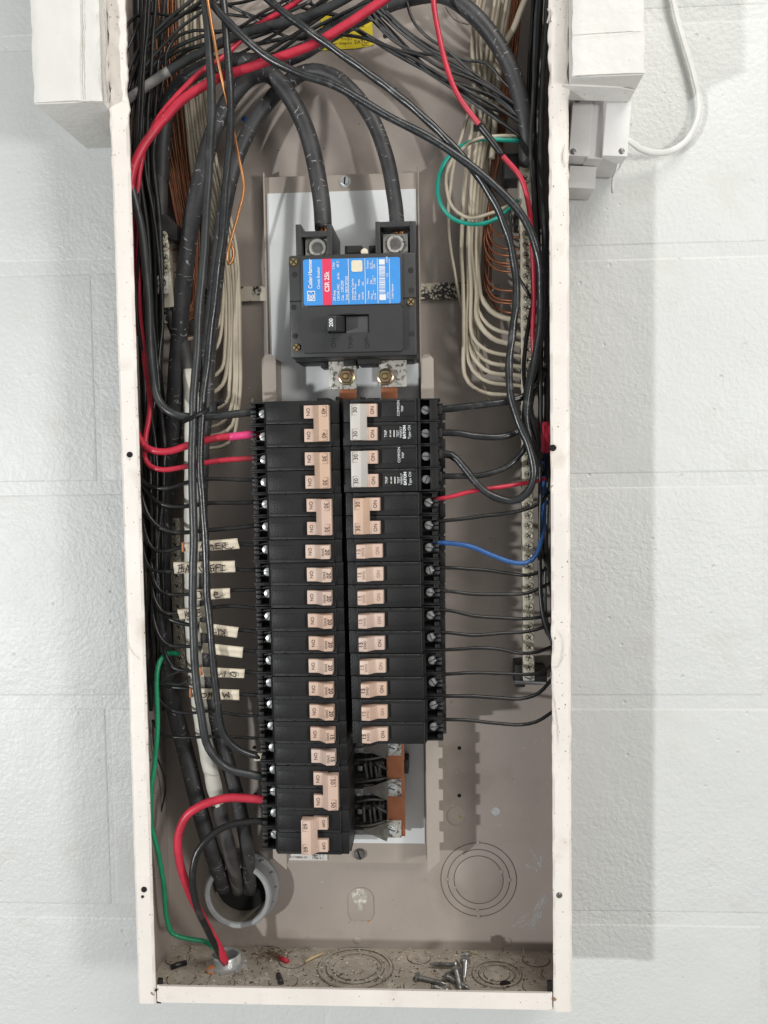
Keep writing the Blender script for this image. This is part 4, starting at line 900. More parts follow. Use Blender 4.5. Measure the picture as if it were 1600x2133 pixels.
MB().lathe(prof, c, 'z', 32, cap=False).obj('threaded_ring', 'steel', nip); MB().lathe([(.0105, .0006), (.0003, .0007)], c, 'z', 24).obj('mouth_shade_disc', 'hole', nip)  # black disc in the ring paints the unlit inside of the nipple
for k in range(8):
    a_ = 2 * math.pi * k / 8; q = c + Vector((.0172 * math.cos(a_), .0172 * math.sin(a_), 0)); MB().box(q.x - .0016, q.x + .0016, q.z, q.z + .003, -q.y - .0016, -q.y + .0016, .0004).obj('locknut_tooth', 'steel', nip)

# ================================================================== LOOSE WIRES, FRONT TO BACK
wire('dark grey cable hanging down the front left to the 50 breaker', [(426, -40, .082), (428, 10, .084), (436, 110, .086), (440, 200, .087), (438, 320, .088), (430, 450, .088), (422, 560, .088), (412, 700, .088), (403, 850, .088), (400, 950, .088), (403, 1080, .088), (402, 1200, .088), (403, 1300, .088), (408, 1400, .088), (418, 1480, .087), (434, 1558, .084), (474, 1600, .078), (552, 1619, .070)], 18, 'gw', 'grey_cable', cat='cable', sides=12)
v2 = wire('black cable hanging beside the dark grey cable to the lower 15 breaker', [(462, -40, .080), (470, 50, .083), (480, 180, .086), (482, 270, .087), (472, 360, .087), (463, 480, .087), (450, 600, .087), (436, 720, .087), (422, 850, .087), (418, 950, .087), (425, 1100, .087), (433, 1250, .087), (442, 1350, .087), (452, 1450, .086), (466, 1530, .083), (496, 1560, .078), (548, 1578, .070)], 16, 'tw', 'black_cable', cat='cable', sides=12, twist=(.05, .11))
pbox(MB(), 528, 548, 1569, 1586, .066, .074, .0014).obj('stripped_end', 'flag', v2)['label'] = 'cream stripped end at the breaker'
wire('bright bare copper wire hanging in front of the left cables', [(428, -30, .090), (437, 30, .091), (452, 110, .090), (470, 195, .082), (486, 262, .070), (497, 320, .060), (508, 390, .052), (498, 440, .050), (486, 488, .050), (477, 530, .048), (478, 552, .046), (485, 545, .044), (487, 525, .042), (480, 505, .040)], 6.5, 'cubright', 'copper_wire')
wire('grey cable curving from the left rim into the 40 breaker', [(264, 330, .070), (276, 390, .074), (294, 470, .076), (306, 580, .076), (312, 690, .076), (318, 780, .077), (332, 836, .080), (362, 862, .083), (410, 869, .080), (460, 866, .076), (536, 857, .070)], 17, 'gw', 'grey_cable', cat='cable', sides=12)
tie = thing('cable_tie', 'black cable tie binding the two hanging cables above the 40 breaker', 'cable tie', P(420, 860, .09))
put('strap', tube_mesh('strap', wpath([(378, 880, .080), (392, 874, .090), (415, 862, .0985), (440, 850, .0975), (458, 840, .090), (466, 836, .078)], .003), 9 * s(.09) * .5, 'blk', 8, flat=.25), tie)
pbox(MB(), 436, 450, 838, 858, .0965, .1025, .0008).obj('tie_head', 'blk', tie); pbox(MB(), 452, 459, 832, 844, .092, .097, .0008).obj('tie_tail', 'blk', tie)
# red wires
wire('thick red wire sweeping from the top centre down the left rim', [(830, -22, .078), (790, 5, .078), (720, 52, .078), (620, 107, .078), (520, 141, .076), (440, 172, .074), (370, 217, .074), (315, 280, .076), (280, 345, .078), (268, 420, .074), (272, 560, .066), (280, 700, .060)], 19, 'red', 'red_wire', sides=12)
wire('thinner red wire beside the thick one at the top left', [(640, -12, .052), (590, 22, .052), (545, 48, .050), (500, 85, .052), (460, 122, .060), (425, 147, .068), (372, 196, .070), (330, 245, .070), (303, 300, .070), (290, 370, .068), (284, 470, .060), (290, 650, .062), (302, 760, .066), (312, 850, .070), (304, 915, .074), (302, 950, .076), (313, 970, .079), (340, 978, .080), (395, 970, .077), (445, 961, .073), (536, 953, .070)], 11, 'red', 'red_wire', sides=12)
rw = wire('red wire with pink taped end entering the lower pole of the 40 breaker', [(280, 880, .070), (290, 912, .076), (308, 934, .080), (345, 941, .081), (395, 927, .079), (450, 912, .075), (500, 908, .072), (540, 906, .070)], 15, 'red', 'red_wire', sides=12, wob=0)
put('pink_tape', tube_mesh('pink_tape', wpath([(478, 910, .0735), (505, 907, .0722), (531, 904, .071)], .003), 17 * s(.072) * .5, 'pinktape', 12, jitter=.06), rw)
rw = wire('red wire with black taped splice descending at the upper right', [(901, -30, .070), (905, 20, .072), (915, 75, .074), (928, 130, .076), (952, 195, .078), (1000, 262, .078), (1045, 322, .076), (1085, 370, .074), (1100, 420, .072), (1107, 480, .070), (1112, 600, .066), (1110, 700, .064), (1113, 760, .062)], 11, 'red', 'red_wire', sides=12, wob=0)
put('tape_wrap', tube_mesh('tape_wrap', wpath([(998, 260, .0782), (1020, 288, .0778), (1047, 324, .0762)], .003), 15 * s(.078) * .5, 'bw', 12, jitter=.05), rw)
pbox(MB(), 986, 1004, 258, 272, .070, .074, .001).obj('tape_tag', 'bw', rw)
wire('red wire from the beige 30 breaker across to the right rim', [(898, 1041, .071), (925, 1038, .072), (1000, 1022, .070), (1070, 1010, .066), (1110, 1004, .060), (1150, 992, .050)], 9, 'red', 'red_wire', sides=12)
wire('thick red wire curving from the 50 breaker down to the floor nipple', [(560, 1666, .070), (520, 1664, .071), (470, 1663, .072), (425, 1673, .074), (390, 1696, .075), (372, 1735, .074), (372, 1785, .072), (390, 1850, .068), (425, 1920, .060), (452, 1965, .054), (470, 2005, .048)], 18, 'red', 'red_wire', sides=14)
wire('black wire curving from the 60 breaker down to the floor nipple', [(560, 1711, .068), (525, 1711, .069), (480, 1718, .070), (440, 1737, .074), (410, 1775, .078), (401, 1825, .080), (410, 1885, .074), (438, 1945, .062), (460, 1990, .050), (466, 2008, .046)], 15, 'bw', sides=12)
nut = thing('wire_nut', 'red wire connector tucked against the right rim', 'wire nut', P(1128, 912, .060))
MB().lathe([(.0055, -.013), (.0070, -.012), (.0075, 0), (.0060, .012), (.0045, .0135)], P(1131, 912, .060), 'z', 16).obj('connector_body', 'red', nut)
for k in range(8):
    a_ = 2 * math.pi * k / 8; q = P(1131, 912, .060) + Vector((.0068 * math.cos(a_), .0068 * math.sin(a_), 0)); MB().box(q.x - .0006, q.x + .0006, q.z - .011, q.z + .010, -q.y - .0006, -q.y + .0006, .0002).obj('grip_rib', 'red', nut)
# green, teal, blue, white loops
wire('green ground wire running down the left rim to the floor nipple', [(372, 1362, .050), (350, 1361, .058), (333, 1376, .066), (325, 1420, .070), (327, 1500, .070), (322, 1580, .070), (315, 1650, .070), (317, 1720, .068), (333, 1790, .064), (343, 1850, .060), (347, 1915, .056), (358, 1945, .052), (395, 1957, .048), (430, 1963, .044), (462, 1990, .040)], 10.5, 'green', 'green_wire', sides=12)
wire('teal wire looped in front of the white wires at the right', [(1090, 292, .046), (1050, 292, .050), (1005, 290, .054), (960, 305, .055), (925, 340, .055), (911, 385, .055), (917, 425, .055), (942, 456, .055), (982, 468, .055), (1022, 461, .055), (1055, 440, .050), (1078, 418, .042)], 9, 'teal', 'teal_wire', sides=12)
wire('off-white wire looped beside the teal wire', [(1085, 284, .048), (1035, 283, .052), (990, 292, .0575), (955, 318, .058), (935, 350, .058), (932, 395, .057), (945, 432, .057), (980, 454, .058), (1020, 446, .057), (1060, 428, .048)], 7, 'white', 'white_wire', sides=10)
wire('blue wire from the right 15 breaker rising along the right rim', [(898, 1131, .071), (930, 1131, .072), (975, 1137, .073), (1030, 1158, .074), (1075, 1172, .074), (1108, 1166, .070), (1126, 1130, .064), (1133, 1070, .058), (1132, 1000, .054), (1130, 940, .050)], 10, 'blue', 'blue_wire', sides=12)
wire('scuffed grey cable crossing the top left behind the red wires', [(255, 215, .058), (280, 198, .060), (330, 162, .062), (375, 134, .062), (430, 105, .060), (500, 72, .058), (570, 52, .056), (640, 34, .056), (700, 8, .056), (740, -15, .056)], 19, 'gw', 'grey_cable', cat='cable', sides=12, wob=0)
o = C.objects[-1]
put('worn_sheath', tube_mesh('worn_sheath', wpath([(253, 216, .058), (280, 198, .0602), (330, 162, .0622), (352, 148, .0622)]), 20 * s(.06) * .5, 'greycable', 12), o)
# the two diagonal cables
tw = (.07, .055)
wire('twisted black cable crossing from top centre to the second grey toggle breaker', [(535, -25, .078), (570, 8, .080), (640, 62, .083), (700, 105, .084), (780, 162, .084), (860, 225, .084), (930, 290, .084), (985, 352, .084), (1035, 430, .083), (1064, 510, .081), (1076, 600, .079), (1068, 690, .078), (1060, 770, .078), (1066, 830, .079), (1085, 890, .080), (1106, 945, .080), (1111, 990, .080), (1098, 1026, .079), (1068, 1043, .077), (1030, 1035, .076), (995, 1010, .075), (965, 972, .073), (940, 948, .071), (905, 944, .069)], 16, 'tw', 'black_cable', cat='cable', sides=12, twist=tw)
wire('black cable crossing from the top left to the top right grey toggle breaker', [(440, 5, .084), (465, 35, .085), (500, 72, .086), (560, 122, .086), (625, 155, .086), (690, 175, .086), (750, 207, .086), (800, 238, .086), (890, 285, .087), (980, 345, .087), (1050, 405, .086), (1095, 462, .084), (1120, 530, .080), (1127, 610, .076), (1124, 690, .074), (1112, 765, .072), (1098, 830, .072), (1096, 880, .073), (1112, 930, .070), (1128, 990, .060)], 17, 'tw', 'black_cable', cat='cable', sides=12, twist=(.04, .09))
wire('thick taped black cable entering the top pole of the right column', [(905, 853, .070), (940, 851, .071), (990, 845, .071), (1040, 838, .070), (1085, 828, .066), (1118, 806, .060), (1135, 770, .052)], 15, 'tw', 'black_cable', cat='cable', sides=12, twist=(.04, .05))
wire('taped black cable entering the second pole of the right column', [(905, 901, .070), (950, 902, .071), (1000, 909, .071), (1045, 910, .070), (1080, 898, .066), (1098, 868, .060), (1108, 820, .052), (1118, 760, .050)], 14, 'tw', 'black_cable', cat='cable', sides=12, twist=(.04, .05))
wire('black cable entering the fourth pole of the right column', [(905, 992, .070), (950, 992, .071), (1000, 990, .071), (1045, 978, .069), (1078, 955, .066), (1098, 920, .060), (1110, 870, .052)], 12, 'tw', 'black_cable', cat='cable', sides=12, twist=(.04, .05))
for px, py in ((914, 853), (914, 901), (914, 945), (914, 992)):
    pbox(MB(), px - 6, px + 8, py - 10, py + 11, .060, .076, .002).obj('wire_boot', 'blk_side', pan)
# ================================================================== WIRES AT THE LEFT BREAKERS
def strokes(parent, paths, h, w=1.6, m='ink'):
    mb = MB()
    for pth in paths:
        for (xa_, ya_), (xb_, yb_) in zip(pth, pth[1:]):
            A, B = P(xa_, ya_, h), P(xb_, yb_, h); d_ = (B - A).normalized() * 0.0003; mb.obox(A - d_, B + d_, w * s(h), 0.0002)
    mb.obj('handwriting', m, parent, False)
def flag(parent, corners, h, paths=(), m='flag', curl=.0012):      # folded tape flag: front sheet bowed round the wire, real thickness
    tl_, tr_, br_, bl_ = [P(x, y, h) for x, y in corners]; mb = MB(); nx, ny = 10, 6; grid = []
    for j in range(ny + 1):
        row = []
        for i in range(nx + 1):
            u, v = i / nx, j / ny; q = (tl_ * (1 - u) + tr_ * u) * (1 - v) + (bl_ * (1 - u) + br_ * u) * v
            q = q + Vector((0, -curl * (math.sin(math.pi * min(1, v * 1.6)) - .5) - .0004 * mnoise.noise(q * 120), 0)); row.append(mb.bm.verts.new(q))
        grid.append(row)
    for j in range(ny):
        for i in range(nx): mb.bm.faces.new((grid[j][i], grid[j][i + 1], grid[j + 1][i + 1], grid[j + 1][i]))
    o = mb.obj('label_flag', m, parent); md_ = o.modifiers.new('thickness', 'SOLIDIFY'); md_.thickness = .0004; md_.offset = -1
    if paths: strokes(o, paths, h + curl * .75 + .0011, 2.0)
    return o
LW = [
 ('black wire into the lower pole of the 30 breaker below the red wires', [(285, 975, .062), (300, 1003, .072), (320, 1015, .077), (348, 1018, .078), (390, 1006, .076), (430, 999, .074), (536, 1000, .070)], 7),
 ('black wire into the upper pole of the 30 breaker above the 20 breakers', [(292, 1000, .060), (306, 1022, .070), (326, 1045, .075), (356, 1055, .076), (395, 1054, .075), (440, 1049, .073), (538, 1046, .070)], 7.5),
 ('black wire into the lower pole of the 30 breaker above the 20 breakers', [(294, 1010, .062), (299, 1045, .070), (312, 1078, .075), (335, 1100, .077), (365, 1108, .077), (405, 1107, .076), (455, 1103, .073), (540, 1094, .070)], 7.5),
 ('thin black wire with a cream flag ending in nER', [(296, 1070, .060), (304, 1115, .068), (317, 1142, .072), (338, 1149, .073), (385, 1139, .072), (440, 1136, .071), (500, 1134, .071), (542, 1135, .070)], 6.5),
 ('thin black wire with a cream flag reading BATH GFI', [(298, 1130, .060), (304, 1168, .068), (316, 1188, .072), (345, 1192, .073), (400, 1185, .072), (490, 1184, .071), (515, 1188, .071), (543, 1185, .070)], 6.5),
 ('thin black wire with a short cream flag ending in a rounded e', [(315, 1165, .062), (321, 1205, .068), (335, 1231, .072), (355, 1238, .073), (400, 1238, .072), (445, 1237, .072), (490, 1230, .071), (544, 1229, .070)], 6.5),
 ('thin black wire with a cream flag marked K and E', [(317, 1205, .062), (321, 1245, .068), (336, 1273, .072), (352, 1280, .073), (380, 1276, .072), (430, 1268, .071), (480, 1263, .071), (545, 1268, .070)], 6.5),
 ('thin black wire with a tilted cream flag marked KIT upside down', [(318, 1235, .062), (335, 1272, .068), (356, 1290, .072), (395, 1301, .073), (430, 1306, .072), (495, 1312, .071), (545, 1317, .070)], 7),
 ('thin black wire with a blank cream flag', [(318, 1270, .062), (324, 1305, .068), (337, 1333, .072), (355, 1344, .073), (395, 1346, .072), (430, 1350, .072), (505, 1354, .071), (546, 1358, .070)], 6.5),
 ('thin black wire with a cream flag marked DIV upside down', [(340, 1345, .064), (348, 1370, .068), (362, 1391, .072), (390, 1397, .073), (430, 1400, .072), (510, 1400, .071), (547, 1402, .070)], 6.5),
 ('thin black wire with a cream flag marked MICRO upside down', [(322, 1405, .062), (332, 1424, .066), (350, 1431, .070), (380, 1434, .072), (430, 1442, .072), (498, 1446, .071), (548, 1448, .070)], 6.5),
 ('thin black wire into the lowest 20 breaker', [(322, 1435, .062), (334, 1460, .068), (355, 1478, .072), (390, 1485, .073), (440, 1480, .072), (490, 1488, .071), (548, 1492, .070)], 5.5),
 ('thin black wire into the upper 15 breaker of the left column', [(318, 1500, .060), (330, 1524, .066), (350, 1533, .070), (395, 1535, .072), (450, 1534, .072), (550, 1539, .070)], 5.5)]
LWO = [wire(l, p, w * 1.22, 'bw') for l, p, w in LW]
def lab_part(o, t): o['label'] = t
flag(LWO[3], [(380, 1131), (494, 1121), (499, 1143), (383, 1151)], .0772, [[(418, 1141), (421, 1133), (424, 1142)], [(435, 1134), (437, 1146)], [(437, 1139), (440, 1135), (443, 1136), (445, 1145)], [(459, 1131), (450, 1132), (450, 1143), (460, 1142)], [(450, 1137), (457, 1136)], [(463, 1144), (464, 1131), (470, 1131), (471, 1135), (464, 1138), (473, 1143), (482, 1143), (486, 1139)]])
flag(LWO[4], [(361, 1171), (489, 1168), (490, 1192), (363, 1195)], .0772, [[(372, 1193), (374, 1177)], [(370, 1178), (379, 1176), (380, 1182), (374, 1184), (383, 1186), (382, 1191), (370, 1193)], [(386, 1193), (391, 1177), (396, 1192)], [(387, 1187), (394, 1187)], [(414, 1181), (420, 1191)], [(445, 1176), (439, 1178), (439, 1190), (445, 1189), (445, 1184), (441, 1184)], [(450, 1192), (450, 1177), (460, 1176)], [(450, 1183), (457, 1182)], [(460, 1178), (468, 1178)], [(464, 1178), (464, 1188)], [(460, 1189), (469, 1188)]])
flag(LWO[5], [(410, 1228), (479, 1225), (479, 1246), (411, 1251)], .0772, [[(412, 1246), (418, 1246), (421, 1238), (416, 1232), (411, 1232)], [(425, 1246), (426, 1236)], [(428, 1239), (432, 1235)], [(445, 1240), (453, 1238), (453, 1234), (448, 1233), (445, 1240), (449, 1245), (458, 1244), (463, 1240)]])
flag(LWO[6], [(369, 1270), (428, 1262), (430, 1285), (374, 1291)], .0772, [[(385, 1274), (387, 1287)], [(393, 1275), (387, 1281), (396, 1287)], [(416, 1269), (411, 1270), (411, 1284), (417, 1283)], [(411, 1276), (416, 1276)]])
flag(LWO[7], [(417, 1296), (497, 1307), (493, 1329), (415, 1318)], .0772, [[(469, 1311), (468, 1325)], [(468, 1318), (459, 1311)], [(467, 1319), (459, 1325)], [(456, 1311), (455, 1324)], [(451, 1318), (446, 1318)], [(444, 1310), (443, 1323)], [(448, 1323), (439, 1323)]])
flag(LWO[8], [(423, 1339), (507, 1348), (504, 1371), (419, 1360)], .0772)
flag(LWO[9], [(418, 1389), (510, 1394), (508, 1413), (418, 1410)], .0772, [[(492, 1402), (491, 1410), (484, 1408), (480, 1402), (484, 1400), (492, 1402)], [(470, 1399), (467, 1409)], [(461, 1403), (457, 1407), (453, 1404)]])
MB().obox(P(414, 1399, .0785), P(419, 1399, .0785), .0075, .004, .001).obj('orange_band', 'orange', LWO[9])
flag(LWO[10], [(396, 1433), (498, 1437), (498, 1459), (397, 1455)], .0772, [[(476, 1442), (478, 1453), (471, 1446), (467, 1453), (464, 1443)], [(441, 1443), (441, 1454)], [(441, 1449), (436, 1443), (434, 1447), (437, 1449), (432, 1454)], [(427, 1444), (420, 1446), (420, 1452), (427, 1453), (430, 1448), (427, 1444)]])
MB().obox(P(394, 1444, .0785), P(399, 1444, .0785), .0085, .004, .001).obj('orange_band', 'orange', LWO[10])
MB().obox(P(378, 1140, .0785), P(383, 1140, .0785), .0085, .004, .001).obj('orange_band', 'orange', LWO[3])
wire('black wire end folded back beside the white taped cable', [(333, 1428, .066), (350, 1424, .068), (372, 1428, .068), (388, 1420, .066), (391, 1410, .062)], 8, 'gw')
wire('short black wire rising behind the green wire', [(330, 1430, .064), (345, 1412, .068), (362, 1402, .068), (385, 1396, .064)], 7, 'gw')
# ================================================================== WIRES AT THE RIGHT BREAKERS
RWL = [(1087, [(930, 1084), (985, 1078), (1045, 1070), (1090, 1062), (1120, 1050), (1145, 1025)], 'lower pole of the beige 30 breaker', 6.5),
 (1183, [(940, 1182), (1000, 1186), (1060, 1194), (1100, 1198), (1148, 1182)], 'second 15 breaker', 6), (1229, [(940, 1231), (985, 1236), (1045, 1237), (1100, 1235), (1148, 1214)], 'third 15 breaker', 6),
 (1270, [(940, 1272), (985, 1281), (1045, 1285), (1100, 1288), (1150, 1281)], 'fourth 15 breaker', 6), (1316, [(940, 1318), (985, 1322), (1045, 1319), (1100, 1316), (1150, 1300)], 'fifth 15 breaker', 6),
 (1356, [(940, 1353), (1000, 1351), (1045, 1353), (1085, 1360), (1120, 1358), (1152, 1346)], 'sixth 15 breaker', 6), (1406, [(940, 1404), (985, 1401), (1050, 1404), (1120, 1402), (1152, 1386)], 'seventh 15 breaker', 6),
 (1450, [(940, 1450), (985, 1450), (1040, 1454), (1085, 1456), (1122, 1444), (1152, 1412)], 'eighth 15 breaker', 6.5), (1497, [(940, 1499), (985, 1502), (1040, 1508), (1085, 1511), (1118, 1504), (1152, 1482)], 'ninth 15 breaker', 6)]
for y_, pts, lb_, w_ in RWL:
    n_ = len(pts); hs = [.072 - .014 * (i / (n_ - 1)) ** 1.5 for i in range(n_)]
    wire(f'thin black wire from the {lb_} of the right column', [(895, y_, .070)] + [(x, y, hs[i]) for i, (x, y) in enumerate(pts)], w_ * 1.25, 'bw')
# ================================================================== BUNDLES
random.seed(21)
def jit(pts, dx, dy, dh=0.0): return [(x + dx * (0.6 + 0.4 * math.sin(i * 1.7 + dx)), y + dy, max(.004, h + dh)) for i, (x, y, h) in enumerate(pts)]
# white wires into the neutral bar
G = 'white wires at the neutral bar'
yin = [664, 693, 714, 738, 760, 779, 800, 822]
for i, y_ in enumerate(yin):
    tx = 1052 - i * 9.5 + random.uniform(-5, 5); mx = 1000 - i * 3.2 + random.uniform(-7, 7); bx_ = 1006 - i * 4.0 + random.uniform(-5, 5); hh = .028 + .0028 * (i % 4); bd = random.uniform(-9, 9)
    wire(f'off-white wire curving into the neutral bar, {"topmost" if i == 0 else "lowest" if i == 7 else ORD[i] + " from the top"} of eight', [(tx + 18, -40, hh), (tx, 60, hh), (mx + 22 - i * 1.2, 220, hh), (mx - 6, 400, hh), (mx - 10 - i * .3, 520, hh), (bx_ - 8, 610, hh + .002), (bx_ - 6 + 0.3 * i, y_ - 46 + bd, hh + .003), (bx_ + 14, y_ - 18 + bd * .4, hh + .005), (bx_ + 38, y_ - 4, .039), (1070, y_ + 2, .040), (1092, y_ + 4, .040)], 11 if i in (0, 2) else 8 + (i % 3) * .6, 'white', 'white_wire', G)
wire('off-white wire swinging furthest left below the teal loop', [(1010, 150, .026), (965, 270, .030), (944, 350, .034), (934, 430, .034), (938, 510, .034), (954, 605, .033), (975, 695, .032), (1000, 780, .030), (1022, 845, .026)], 7, 'white', 'white_wire')
wire('thick off-white wire slanting down at the top right', [(1108, -30, .040), (1085, 20, .042), (1070, 60, .040), (1045, 110, .036), (1035, 200, .032), (1025, 330, .030)], 13, 'white', 'white_wire')
for i in range(3):
    wire('off-white wire running straight down behind the black fan of wires', [(1042 + 12 * i, -40, .022), (1024 + 10 * i, 120, .022), (1005 + 8 * i, 300, .021), (990 + 6 * i, 480, .020), (985 + 5 * i, 700, .018), (1000 + 6 * i, 780, .016)], 9, 'white', 'white_wire', 'straight white wires at the right')
# bare copper into the neutral bar
for i, y_ in enumerate([494, 518, 533, 548, 556, 566, 605, 626, 632, 651]):
    bx_ = 1008 + random.uniform(-4, 8); wire('bare copper wire curving into the neutral bar at the right', [(1092 - i * 3, -40, .014), (1070 - i * 2.4, 150, .015), (1040 - i * 1.6, 330, .016), (bx_ + 6, y_ - 75, .018), (bx_ + 4, y_ - 35, .022), (bx_ + 22, y_ - 6, .030), (1060, y_, .037), (1092, y_ + 1, .039)], 5.2, 'cuwire', 'copper_wire', 'copper wires at the neutral bar')
for y_ in yin: wire('stripped copper end of a white wire entering the neutral bar', [(1074, y_ + 2, .0402), (1094, y_ + 4, .0402)], 6, 'cuwire', 'copper_end', 'stripped copper ends at the neutral bar')
# black fan at the top
FAN = [[(770, -12), (850, 66), (915, 106), (975, 126), (1012, 129), (1050, 168), (1082, 205), (1105, 240)], [(843, -20), (858, 40), (890, 78), (925, 100), (985, 152), (1045, 195), (1100, 250)],
 [(775, 0), (835, 58), (900, 106), (960, 141), (1020, 186), (1100, 252)], [(768, 5), (830, 66), (890, 112), (955, 150), (1030, 205), (1100, 262)], [(760, 25), (820, 86), (870, 112), (905, 115), (925, 128), (1005, 172), (1100, 240)],
 [(735, 55), (800, 93), (870, 128), (960, 182), (1035, 225), (1105, 270)], [(740, 62), (825, 113), (905, 158), (980, 203), (1040, 248), (1100, 300)], [(765, 15), (812, 60), (850, 100), (885, 135), (940, 165), (1020, 200), (1100, 245)],
 [(770, 20), (815, 70), (870, 130), (930, 175), (1000, 215), (1060, 240), (1100, 255)], [(720, 50), (790, 92), (880, 145), (950, 190), (1020, 240), (1090, 290)], [(758, 30), (808, 66), (860, 120), (910, 160), (970, 180), (1050, 215), (1105, 275)],
 [(700, 70), (760, 80), (830, 105), (880, 118), (915, 140), (980, 165), (1045, 200), (1100, 235)]]
for i, f in enumerate(FAN):
    wire('thin black wire in the fan spreading from top centre to the right rim', [(x, y, .046 + .0012 * (i % 6)) for x, y in f], 6 + (i % 3) * .5, 'gw' if i % 3 == 0 else 'bw', group='fan of thin black wires at the top')
wire('hair-thin dark strand on the back panel at the upper right', [(928, 15, .006), (945, 40, .006), (975, 52, .006)], 1.6, 'bw', 'wire_strand')
# top left arcs
ARC = [[(255, 66), (285, 33), (320, 27), (370, 32), (420, 16), (500, 6), (560, -10)], [(262, 160), (290, 100), (340, 50), (400, -2), (430, -25)], [(264, 195), (300, 105), (365, 42), (420, 2), (450, -20)], [(268, 240), (298, 145), (355, 78), (425, 20), (470, -15)],
 [(345, 165), (346, 112), (362, 82), (402, 63), (480, 61), (540, 30), (620, -12)], [(298, 160), (345, 112), (408, 82), (470, 62), (560, 42), (650, 2)], [(275, 335), (318, 255), (368, 212), (430, 172), (500, 140), (600, 80), (690, 20)], [(262, 110), (285, 60), (320, -10)],
 [(480, 122), (560, 80), (620, 40), (690, -15)], [(520, 95), (600, 78), (680, 66), (760, 26), (830, 0)], [(470, 30), (540, 34), (600, 8), (640, -20)], [(470, 8), (520, 30), (590, 48), (660, 40), (720, -8)], [(560, -15), (620, 10), (690, 30), (760, 40), (810, 25)], [(490, 150), (560, 120), (650, 62), (740, 18), (800, -15)],
 [(300, 300), (330, 215), (345, 150), (400, 100), (470, 90), (560, 60)], [(282, 260), (310, 170), (350, 120), (420, 92), (520, 80), (640, 30), (700, -15)], [(640, 5), (700, 30), (760, 36), (830, -5)], [(505, 25), (560, 60), (630, 80), (700, 40), (780, -10)]]
for i, f in enumerate(ARC):
    wire('black wire arching across the top left of the panel', [(x, y, (.050 if i < 8 else .034) + .0015 * (i % 5)) for x, y in f], 8 if i in (1, 2, 5, 6, 9, 13) else 6.5, 'gw' if i % 2 else 'bw', group='black wires arching over the top left')
# left copper and white bundles
for i in range(17):
    f = i / 16; x0_ = 312 + 52 * f; x1_ = 328 + 58 * f; x2_ = 372 + 42 * f; k = random.uniform(-3, 3)
    wire('bare copper wire in the bundle behind the cables at the upper left', [(x0_ + k, -40, .012 + .004 * (i % 3)), (x0_ + 6 - k, 110, .012 + .004 * (i % 3)), (x1_ + k, 250, .013 + .004 * (i % 3)), ((x1_ + x2_) / 2, 370, .016), (x2_, 480, .018), (403 + 8 * f, 600, .020), (395 + 12 * f, 640 + 8 * (i % 4), .020), (372, 655 + 7 * (i % 5), .022)], 4.2, 'cuwire', 'copper_wire', 'copper wires at the upper left')
for i, y_ in enumerate((497, 520, 542, 566)):
    wire('bare copper wire crossing into the ground bar at the left', [(395, y_ - 6, .030), (370, y_, .036), (340, y_ + 1, .042), (312, y_ - 2, .038), (298, y_ - 10, .030)], 5, 'cuwire', 'copper_wire', 'copper wires at the ground bar')
yl = [704, 745, 790, 822, 858, 888, 908, 932]
for i, y_ in enumerate(yl):
    f = i / (len(yl) - 1); x0_ = 372 + 46 * f; xm = 452 + 40 * f
    wire(f'off-white wire hooking left behind the front cables, {"topmost" if i == 0 else "lowest" if i == 7 else ORD[i] + " from the top"} of eight', [(x0_, -40, .018 + .003 * (i % 3)), (x0_ + 5, 120, .018 + .003 * (i % 3)), (x0_ + 18, 260, .019), (x0_ + 38 + 10 * f, 400, .020), (xm + 2, 540, .022), (xm + 4, y_ - 60, .024), (xm - 2 - 4 * (i % 2), y_ - 22, .026), (xm - 26, y_ - 4, .026), (xm - 70, y_ + 4, .024), (372, y_ + 6, .022)], 8 if i % 3 else 9, 'white', 'white_wire', 'white wires hooking left behind the cables')
for i in range(4):
    wire('stripped copper end among the wires behind the left cables', [(430, 690 + 40 * i, .024), (400, 700 + 40 * i, .024), (372, 706 + 40 * i, .024)], 5, 'cuwire', 'copper_end', 'copper ends at the left')
# black bundle filling the left gutter
random.seed(5)
for i in range(26):
    xa_ = 268 + random.uniform(0, 62); xb_ = 276 + random.uniform(0, 66); xc_ = 296 + random.uniform(0, 52); xd_ = 304 + random.uniform(0, 40); hh = .012 + .056 * random.random(); w_ = random.choice((6, 7, 7, 8, 9, 12))
    top = random.choice((-40, -40, 120, 240)); bot = random.choice((1330, 1400, 1420, 1480))
    wire('black wire in the dense bundle along the left side wall', [(xa_ + random.uniform(-10, 30), top, hh), (xa_, 320, hh), ((xa_ + xb_) / 2 + 4, 480, hh), (xb_, 640, hh), ((xb_ + xc_) / 2, 800, hh), (xc_, 960, hh + .003), ((xc_ + xd_) / 2, 1120, hh), (xd_, 1260, hh), (xd_ + 6, bot, hh * .8)], w_, 'bw', group='black bundle along the left wall')
wire('thin black strand dropping out of the left bundle', [(318, 1500, .05), (322, 1560, .05), (335, 1600, .04), (345, 1640, .03), (336, 1690, .02)], 4, 'bw')
